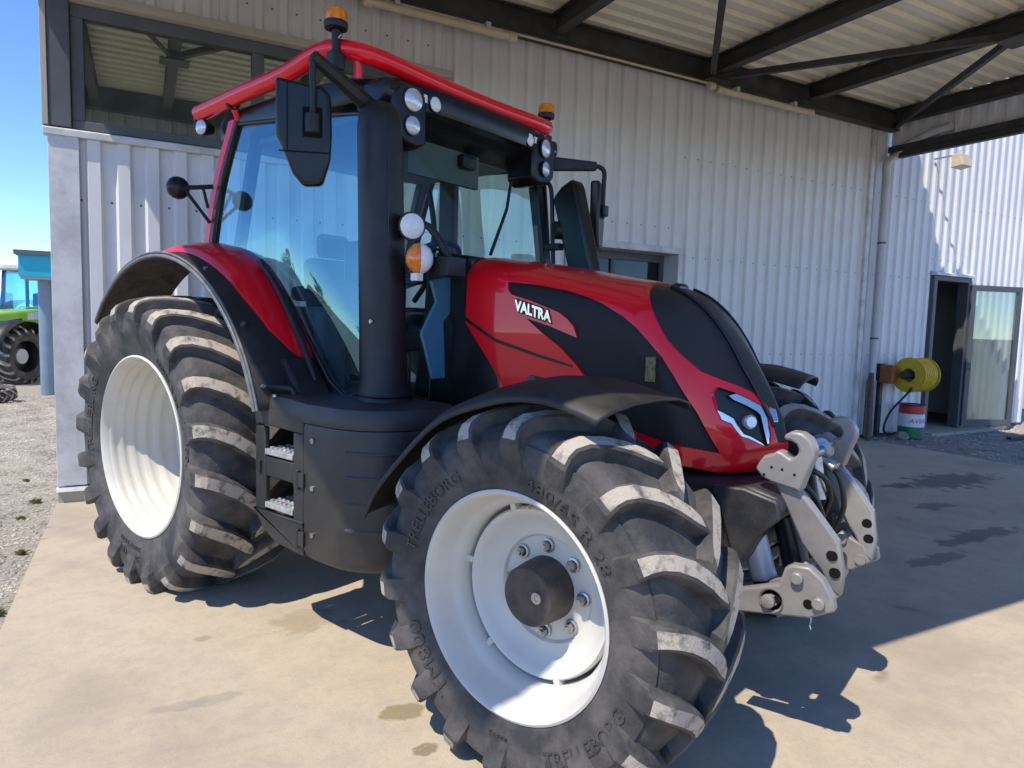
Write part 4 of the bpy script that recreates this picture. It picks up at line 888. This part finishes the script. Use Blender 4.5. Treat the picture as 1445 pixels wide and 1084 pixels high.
# small round mirror by the rear post
sm = MB(); c = Vector((.06, -.99, 2.275))
G = []
for i in range(9):
    a = PI*i/8; G.append([c+Vector((-.052*math.cos(a), .065*math.sin(a)*math.cos(b), .065*math.sin(a)*math.sin(b)))for b in [2*PI*k/16 for k in range(17)]])
sm.grid(G); smo = sm.build('rear_view_ball', 'black_s', tr, smooth=60)
sk = MB(); sk.tube([(.10, -.97, 2.275), (.15, -.83, 2.30)], .013, 8); sk.tube([(.10, -.97, 2.265), (.09, -.82, 2.10)], .010, 8); sk.tube([(.13, -.88, 2.29), (.11, -.84, 2.18)], .009, 8); sk.build('ball_bracket', 'black', smo)
# ------------------------------------------------------------------ rear mudguards
def arcgrid(sec, a0, a1, n, c, s=1):
    G = []
    for i in range(n+1):
        a = math.radians(a0+(a1-a0)*i/n); G.append([(c[0]+r*math.cos(a), s*y, c[1]+r*math.sin(a)) for (y, r) in sec(a, i/n)])
    return G
for s in (1, -1):
    def secb(a, f): return [(-1.098, 1.07), (-1.105, 1.092), (-1.09, 1.106), (-1.02, 1.114), (-.97, 1.118), (-.90, 1.122), (-.80, 1.125), (-.74, 1.125)]
    MB().grid(arcgrid(secb, 16, 141, 56, (0, RZ), s)).build('mudguard_panel', 'fender', tr, smooth=50, solid=-.008)
    def secu(a, f): return [(-1.092, 1.076), (-.98, 1.092), (-.80, 1.104), (-.70, 1.104)]
    MB().grid(arcgrid(secu, 18, 140, 48, (0, RZ), s)).build('mudguard_liner', 'under', tr, smooth=50)
    lipp = [(1.085*math.cos(math.radians(a)), s*-1.106, RZ+1.085*math.sin(math.radians(a))) for a in range(16, 142, 2)]
    MB().tube(lipp, .011, 8).build('mudguard_lip', 'lip', tr, smooth=60); MB().tube([(x*1.018, y+s*.004, RZ+(z-RZ)*1.018) for x, y, z in lipp], .007, 8).build('mudguard_lip', 'lip', tr, smooth=60)
    def secr(a, f):
        t = math.degrees(a); e = interp(t, [27, 31, 38, 50, 70, 126], [0, .40, .72, .93, 1, 1]); k = interp(t, [27, 45, 60, 110, 126], [0, .5, 1, 1, .15])
        yo = -.745-.255*e; q = lambda u: yo+(-.74-yo)*u
        return [(yo, 1.118), (yo+.004, 1.128+.006*e), (q(.25), 1.130+.034*k), (q(.5), 1.132+.050*k), (q(.78), 1.133+.060*k), (-.74, 1.133+.062*k)]
    MB().grid(arcgrid(secr, 27, 126, 60, (0, RZ), s)).build('mudguard', 'red', tr, smooth=50)
    # black filler between mudguard front end and the cab foot
    fp = MB(); fp.prism([(.95, 1.33), (1.0, 1.36), (1.22, 1.12), (1.20, 1.04), (.95, 1.04), (.88, 1.10)], *sorted((s*-.93, s*-.74)), 'y'); fp.build('mudguard_foot', 'fender', tr, smooth=30, bevel=.02)
    for a in (64, 40, 22):
        a = math.radians(a); p = Vector((1.118*math.cos(a), s*-1.055, RZ+1.118*math.sin(a))); q = Vector((math.cos(a), 0, math.sin(a)))*.008
        MB().tube([p-q, p+q], .011, 10).build('mudguard_bolt', 'steel', tr)
# ------------------------------------------------------------------ steps and tank
stp = MB(); 
X0, X1, YO = .97, 1.35, -1.045
stp_o = sub('access_steps', tr)
def wallpiece(x0, x1, z0, z1, nm='step_frame'): return MB().box(x0, x1, YO, YO+.03, z0, z1)
f_ = MB(); f_.prism([(X0-.03, 1.09), (X0+.005, 1.115), (X1, 1.10), (X1, 1.02), (X0+.02, 1.03), (X0-.02, 1.02)], YO, YO+.03, 'y'); f_.box(X0-.02, X0+.066, YO, YO+.029, .60, 1.022); f_.box(X1-.078, X1, YO, YO+.029, .60, 1.021)
f_.box(X0+.066, X1-.078, YO+.001, YO+.030, .775, .875)
f_.prism([(X0-.02, .60), (X1, .60), (X1, .44), (X0+.16, .455), (X0+.05, .50), (X0-.02, .57)], YO, YO+.03, 'y')
f_.build('step_frame', 'panel', stp_o, smooth=20, bevel=.008)
for z in (.885, .62):
    t_ = MB(); t_.box(X0+.068, X1-.08, YO-.003, YO+.20, z, z+.028)
    for k in range(6): 
        for j in range(4): t_.box(X0+.076+k*.037, X0+.096+k*.037, YO+.02+j*.045, YO+.04+j*.045, z+.028, z+.036)
    t_.build('step_tread', mat('cast_alu', (.62, .62, .61), .4, .6, col2=(.4, .4, .39), nscale=25), stp_o, smooth=0, bevel=.003)
MB().box(X0-.01, X1+.01, YO+.22, YO+.30, .46, 1.08).build('step_back', 'dark', stp_o, smooth=0)
for z in (.80, .52): 
    h_ = MB(); h_.tube([(X1-.03, YO-.008, z-.04), (X1-.03, YO-.008, z+.05)], .011, 10); h_.box(X1-.06, X1-.035, YO-.012, YO-.001, z-.03, z+.04); h_.box(X1-.02, X1+.02, YO-.012, YO-.001, z-.03, z+.04); h_.build('hinge', 'panel', stp_o, smooth=20, bevel=.002)
MB().box(X0+.015, X0+.035, YO-.012, YO-.001, .79, .85).build('latch', 'panel', stp_o, smooth=0, bevel=.004)
tk = MB(); G = []
def tankline(off=0):
    P = [(1.36, YO-.0), (1.52, YO-.0), (1.62, YO+.01), (1.72, YO+.05), (1.80, YO+.12), (1.85, YO+.22), (1.87, YO+.36), (1.87, YO+.50), (1.36, YO+.50)]; return P
pl = [(p.x, p.y) for p in spline([(x, y, 0) for x, y in tankline()[:8]], 26)]+[(1.36, YO+.50)]
for (z, k) in ((.43, .90), (.45, .965), (.48, 1.0), (1.05, 1.0), (1.07, .985)): G.append([((x-1.55)*k+1.55, (y+.75)*k-.75, z) for x, y in pl+[pl[0]]])
tk.grid(G); tk.add(G[-1][:-1], [list(range(len(pl)))]); tk.add(G[0][:-1], [list(range(len(pl)))]); tko = tk.build('fuel_tank', 'panel', tr, smooth=35)
for z in (.62, .74, .86, .97):
    rb = MB(); q = pl[8:20]; rb.grid([[(x+.000, y, z-.012) for x, y in q], [((x-1.5)*1.012+1.5, (y+.75)*1.02-.75, z-.004) for x, y in q], [((x-1.5)*1.012+1.5, (y+.75)*1.02-.75, z+.004) for x, y in q], [(x, y, z+.012) for x, y in q]]); rb.build('tank_rib', 'panel', tko, smooth=60)
for z in (.56, .78, 1.0): MB().tube([(1.43, YO+.002, z), (1.43, YO-.008, z)], .013, 12).build('tank_bolt', 'steel', tko)
# deck over the steps and tank
dk = MB(); G = []
for (z, k) in ((1.075, 1.0), (1.10, 1.01), (1.16, .95), (1.175, .88)): G.append([((x-1.45)*k+1.45, (y+.72)*k-.72, z+.012*(1 if x < 1.3 else 0)) for x, y in [(X0-.01, YO+.01), (1.2, YO+.0)]+pl+[(X0-.01, YO+.5), (X0-.01, YO+.01)]])
dk.grid(G); dk.add(G[-1][:-1], [list(range(len(G[-1])-1))]); dk.build('step_deck', 'panel', tr, smooth=35)
MB().tube(spline([(.99, -1.035, 1.10), (.985, -1.035, 1.20), (1.02, -1.03, 1.215), (1.14, -.99, 1.215), (1.18, -.98, 1.205), (1.19, -.975, 1.14)], 20), .015, 10).build('grab_handle', 'black', tr)
MB().tube([(1.10, -1.03, 1.172), (1.10, -1.03, 1.184)], .012, 10).build('deck_bolt', 'steel', tr)
# long black strut running up beside the side window
MB().tube(spline([(1.10, -.80, 1.24), (1.02, -.82, 1.42), (.82, -.83, 1.70), (.66, -.82, 1.83), (.60, -.80, 1.86)], 18), .017, 10).build('door_grab_rail', 'black', tr)
# ------------------------------------------------------------------ front mudguards
for s in (1, -1):
    pa = spline([(-.77, .15, 0), (-.70, .27, 0), (-.58, .40, 0), (-.36, .59, 0), (-.09, .69, 0), (.08, .71, 0), (.20, .695, 0), (.32, .66, 0)], 40)
    G = []
    for i, p in enumerate(pa):
        f = i/39; tip = max(0, (f-.86)/.14)
        row = []
        for (y, dr) in ((-1.165, -.022), (-1.155, .0), (-1.11, .022), (-1.0, .045), (-.87, .052), (-.74, .045), (-.66, .025), (-.635, .0)):
            l = math.hypot(p.x, p.y); k = 1+dr/l; ex_ = 1+ (.10*tip*(1 if y > -.9 else 0))
            row.append((FX+p.x*k+(.05*tip*((y+1.165)/.53)), s*y, FZ+p.y*k-.012*tip*0))
        G.append(row)
    fo = MB().grid(G).build('front_mudguard', 'fender', tr, smooth=50, solid=-.008)
    MB().tube([(FX-.15, s*-.88, FZ+.73), (FX-.15, s*-.52, FZ+.66), (FX-.12, s*-.42, FZ+.3)], .022, 8).build('mudguard_stay', 'cast', fo)
# ------------------------------------------------------------------ axle, frame, front linkage
ax_ = MB(); ax_.tube([(FX, -.74, FZ), (FX, .74, FZ)], .085, 16); ax_.tube([(FX, -.30, FZ), (FX, .30, FZ)], .15, 16); ax_.build('front_axle', 'cast', tr)
for s in (-1, 1): MB().lathe([(-.14, .0), (-.14, .10), (-.10, .14), (.02, .15), (.06, .12)], 28, (FX, s*.80, FZ)).build('steering_knuckle', 'cast', tr)
MB().tube([(0, -.70, RZ), (0, .70, RZ)], .14, 16).build('rear_axle', 'cast', tr)
MB().box(-.35, 2.2, -.28, .28, .62, 1.05).build('transmission', 'cast', tr, smooth=0, bevel=.04)
MB().prism([(2.70, .975), (3.10, .965), (3.20, .975), (3.30, .95), (3.315, .90), (3.30, .87), (3.23, .80), (3.19, .70), (3.16, .66), (2.70, .70)], -.37, .37, 'y').build('front_frame', 'cast', tr, smooth=20, bevel=.02)
for s in (-1, 1):
    y0 = s*.372
    MB().prism([(3.05, .965), (3.18, .975), (3.305, .945), (3.315, .88), (3.235, .80), (3.19, .70), (3.15, .69), (3.10, .85)], *sorted((y0, y0+s*.03)), 'y').build('frame_cheek', 'cast', tr, smooth=20, bevel=.01)
    lb = MB(); lb.prism([(3.16, .60), (3.346, .672), (3.363, .736), (3.385, .752), (3.443, .757), (3.490, .722), (3.524, .668), (3.533, .625), (3.454, .580), (3.16, .524)], *sorted((s*.475, s*.425)), 'y')
    lo = lb.build('linkage_bracket', 'hitch', tr, smooth=20, bevel=.008)
    MB().prism([(3.16, .60), (3.346, .672), (3.40, .74), (3.49, .70), (3.52, .64), (3.454, .59), (3.16, .534)], *sorted((s*.37, s*.33)), 'y').build('inner_plate', 'hitch', lo, smooth=20, bevel=.006)
    for (x, z, r) in ((3.407, .712, .021), (3.482, .642, .021), (3.315, .605, .024)):
        MB().tube([(x, s*.32, z), (x, s*.478, z), (x, s*.492, z), (x, s*.495, z)], [r, r, r, r*.8], 18).build('pivot_pin', 'hitch', lo)
    for (x, z, r) in ((3.448, .629, .017), (3.345, .617, .014)): MB().tube([(x, s*.474, z), (x, s*.4765, z)], r, 16).build('pin_hole', 'dark', lo)  # flat black discs paint the shade inside the holes
    lob = MB(); lob.lathe([(0, .042), (.008, .036), (.008, .022)], 20, (3.325, s*.475 if s > 0 else s*.475-.008, .61)); lob.build('boss_ring', 'hitch', lo)
    am = MB(); am.prism([(3.286, 1.03), (3.378, 1.005), (3.42, .960), (3.513, .842), (3.534, .726), (3.524, .640), (3.49, .665), (3.45, .735), (3.39, .809), (3.335, .932)], *sorted((s*.42, s*.375)), 'y')
    am.v = [(x, y-s*.045*max(0, (1.03-z))/.36, z) for x, y, z in am.v]
    amo = am.build('folded_lift_arm', 'hitch', tr, smooth=20, bevel=.01)
    for (x, z, r) in ((3.494, .790, .019), (3.505, .730, .019)):
        dy = -s*.045*(1.03-z)/.36
        for ya, yb in ((.41, .4222), (.385, .3728)): MB().tube([(x, s*ya+dy, z), (x, s*yb+dy, z)], r, 16).build('pin_hole', 'dark', amo)
    hk = MB(); hk.prism([(3.227, 1.062), (3.240, 1.088), (3.256, 1.112), (3.285, 1.122), (3.300, 1.137), (3.320, 1.130), (3.345, 1.113), (3.366, 1.124), (3.374, 1.145), (3.364, 1.166), (3.345, 1.176), (3.320, 1.178), (3.322, 1.196), (3.345, 1.210), (3.380, 1.208), (3.408, 1.190), (3.424, 1.160), (3.427, 1.13), (3.412, 1.09), (3.386, 1.0), (3.371, 1.005), (3.286, 1.02), (3.25, 1.035)], *sorted((s*.435, s*.365)), 'y')
    hk.build('hook_end', 'hitch', amo, smooth=30, bevel=.012, seg=3)
    for (x, z) in ((3.285, 1.075), (3.322, 1.072), (3.26, 1.045), (3.365, 1.06)): MB().tube([(x, s*.43, z), (x, s*.4362, z)], .005, 8).build('hook_hole', 'dark', amo)
    cy = MB(); cy.tube([(3.185, s*.33, .84), (3.255, s*.33, .625)], .048, 18); cyo = cy.build('lift_cylinder', mat('ram_grey', (.5, .5, .5), .35, .1), tr)
    MB().tube([(3.17, s*.33, .90), (3.19, s*.33, .825)], .052, 18).build('cylinder_cap', 'black_s', cyo); MB().tube([(3.252, s*.33, .632), (3.262, s*.33, .60)], .05, 18).build('cylinder_foot', 'black_s', cyo)
    MB().tube([(3.29, s*.24, .86), (3.34, s*.24, .68)], .05, 14).build('accumulator', 'black_s', tr)
MB().tube([(3.34, -.36, 1.09), (3.34, .36, 1.09)], .018, 12).build('top_cross_bar', 'steel', tr)
tb = MB(); tb.tube([(3.30, .05, 1.05), (3.33, .05, .88)], .03, 12); tb.tube([(3.31, .10, 1.09), (3.31, .18, 1.06)], .035, 12); tb.build('top_link', 'steel', tr)
for k, pp in enumerate(([(3.10, -.20, .95), (3.30, -.16, .98), (3.38, -.10, .86), (3.36, -.05, .72), (3.25, .0, .66)], [(3.12, .12, .97), (3.34, .14, 1.0), (3.40, .16, .86), (3.36, .20, .72)], [(3.14, -.05, 1.0), (3.33, -.02, 1.0), (3.37, .06, .9), (3.33, .10, .78)])):
    MB().tube(spline(pp, 18), .011, 8).build('hydraulic_hose', 'black', tr)
for y in (.13, .19): MB().tube([(3.30, y, 1.03), (3.36, y-.01, 1.0)], .019, 12).build('quick_coupler', 'steel', tr)
MB().tube([(3.40, -.40, .63), (3.40, .40, .63)], .035, 14).build('lift_shaft', 'black_s', tr)
MB().tube([(3.452, -.45, .585), (3.455, -.455, .565), (3.45, -.45, .55), (3.456, -.452, .535)], .003, 6).build('chain', 'steel', tr)
# the linkage sits close to the centre line: bring both sides in
for o in tr.children_recursive:
    if o.type != 'MESH': continue
    k = o.name.split('.')[0]
    if k in ('linkage_bracket', 'inner_plate', 'pivot_pin', 'pin_hole', 'boss_ring', 'folded_lift_arm', 'hook_end', 'hook_hole', 'lift_cylinder', 'cylinder_cap', 'cylinder_foot', 'accumulator', 'chain', 'top_cross_bar', 'lift_shaft'):
        for v in o.data.vertices:
            x, y, z = v.co; s = -1 if y < 0 else 1
            v.co = (1.0364*x-.148, y*.78 if k in ('top_cross_bar', 'lift_shaft') else y-s*.09, 1.0364*z-.0566)
# ================================================================== the green tractor in the yard
gp = Vector((-13.494, 1.993, 0))
hdg = math.radians(303); gt = thing('tractor', 'lime green tractor parked beside the turquoise shelter', 'tractor', (0, 0, -.02), hdg)
rotg = Matrix.Rotation(hdg, 3, 'Z'); gt.location = Vector((gp.x, gp.y, -.02))-rotg @ Vector((2.2, .85, 0))
def gwheel(x, s, R, B, rr):
    w_ = sub('wheel', gt, (x, s*(.85), R-.03)); w_.rotation_euler = (0, 0, PI if s > 0 else 0)
    t = tyre('tyre', R, B*.88, B, rr, B*.82, .045, 18, .07, w_, (), 64)
    MB().lathe([(-B*.82, rr), (-B*.6, rr*.92), (-.0, rr*.85), (.0, .16)], 40).build('rim', 'black_s', w_); MB().lathe([(.0, .17), (-.10, .16), (-.12, 0)], 24).build('hub', 'pvc', w_)
for s in (-1, 1): gwheel(2.2, s, .62, .25, .34); gwheel(-.1, s, .86, .30, .46)
MB().prism([(.9, 1.62), (2.4, 1.50), (2.75, 1.30), (2.80, .85), (1.2, .85), (.9, 1.2)], -.36, .36, 'y').build('bonnet', 'green', gt, smooth=30, bevel=.06, seg=3)
for s in (-1, 1): MB().prism([(1.5, 1.40), (2.3, 1.30), (2.5, 1.0), (1.7, .98)], *sorted((s*.355, s*.368)), 'y').build('side_grille', 'grille', gt, smooth=0)
for s in (-1, 1): MB().prism([(1.0, 1.55), (1.35, 1.52), (1.35, 1.36), (1.0, 1.38)], *sorted((s*.355, s*.366)), 'y').build('badge_panel', 'flash', gt, smooth=0)
MB().box(-.5, 2.6, -.3, .3, .5, .95).build('chassis', 'cast', gt, smooth=0, bevel=.03)
MB().prism([(-.55, 1.2), (.88, 1.2), (.95, 1.7), (.78, 2.50), (-.5, 2.50)], -.70, .70, 'y').build('cab_glass', 'glass_side', gt, smooth=0)
for s in (-1, 1):
    for a, b in (((.88, 1.2), (.76, 2.5)), ((.1, 1.2), (.1, 2.5)), ((-.52, 1.2), (-.48, 2.5))): MB().tube([(a[0], s*.71, a[1]), (b[0], s*.71, b[1])], .045, 8).build('cab_post', 'black_s', gt)
    G = arcgrid(lambda a, f: [(-1.12, .75), (-.85, .77), (-.6, .75)], 20, 150, 20, (2.2, .60), s); MB().grid(G).build('front_mudguard', 'black', gt, smooth=50, solid=-.01)
    G = arcgrid(lambda a, f: [(-1.15, 1.0), (-.85, 1.02), (-.7, 1.0)], 20, 150, 20, (-.1, .83), s); MB().grid(G).build('rear_mudguard', 'black', gt, smooth=50, solid=-.01)
MB().box(-.6, .95, -.78, .78, 2.50, 2.66).build('roof', 'flash', gt, smooth=20, bevel=.05)
MB().box(.0, .5, -.25, .25, 1.2, 2.0).build('seat', 'chair', gt, smooth=20, bevel=.05)
lampround('work_lamp', (.95, .60, 1.72), .06, (1, .5, 0), gt)
# worn tyre lying at the frame edge
ot = Vector((-10.077, 0.745, 0)); otr = thing('old_tyre', 'worn grey tyre lying on the gravel near the green tractor', 'tyre', (ot.x, ot.y, 0))
o = tyre('tyre', .26, .09, .10, .14, .085, .02, 14, .035, otr, (), 40); o.rotation_euler = (PI/2+.25, 0, .6); o.location = (0, 0, .12)
# ------------------------------------------------------------------ trees far across the yard (mirrored in the cab glass)
def tree(loc, h, label):
    t = thing('tree', label, 'tree', loc, random.uniform(0, 6), 'trees across the yard')
    tk_ = MB(); tk_.tube([(0, 0, -.1), (.1, 0, h*.25), (0, .1, h*.5), (.05, 0, h*.85)], [h*.03, h*.024, h*.016, h*.004], 8)
    lm_ = MB(); 
    for k in range(9):
        a = random.uniform(0, 6.3); z = h*random.uniform(.3, .7); l = h*random.uniform(.15, .3); e = Vector((math.cos(a)*l, math.sin(a)*l, z+l*.6)); tk_.tube([(0, 0, z), e], [h*.012, h*.003], 6)
    tk_.build('trunk', 'bark', t)
    cl = [(random.gauss(0, h*.14), random.gauss(0, h*.14), h*random.uniform(.35, .95)) for _ in range(22)]
    for c_ in cl:
        R0 = h*.12*(1.25-c_[2]/h*.6)
        for _ in range(90):
            v = Vector((random.gauss(0, 1), random.gauss(0, 1), random.gauss(0, 1))); v = v.normalized()*R0*random.uniform(.5, 1.1)+Vector(c_); s_ = h*.018*random.uniform(.6, 1.4)
            a = Vector((random.gauss(0, 1), random.gauss(0, 1), random.gauss(0, .6))).normalized(); b = a.cross(Vector((random.gauss(0, 1), random.gauss(0, 1), 1))).normalized()
            lm_.add([v-a*s_, v+b*s_*.6, v+a*s_, v-b*s_*.6], [(0, 1, 2, 3)])
    lm_.build('crown', 'leaf', t, smooth=0, fix=False)
for (x, y, h) in ((-52, -38, 4.5), (-60, -29, 3.4), (-47, -50, 5), (-64, -46, 4), (-38, -58, 4.2), (-74, -36, 5), (-56, -33, 3), (-55, -43, 3.6), (-43, -44, 3), (-68, -22, 3.8)): tree((x, y, -.02), h, 'leafy tree standing far across the gravel yard')
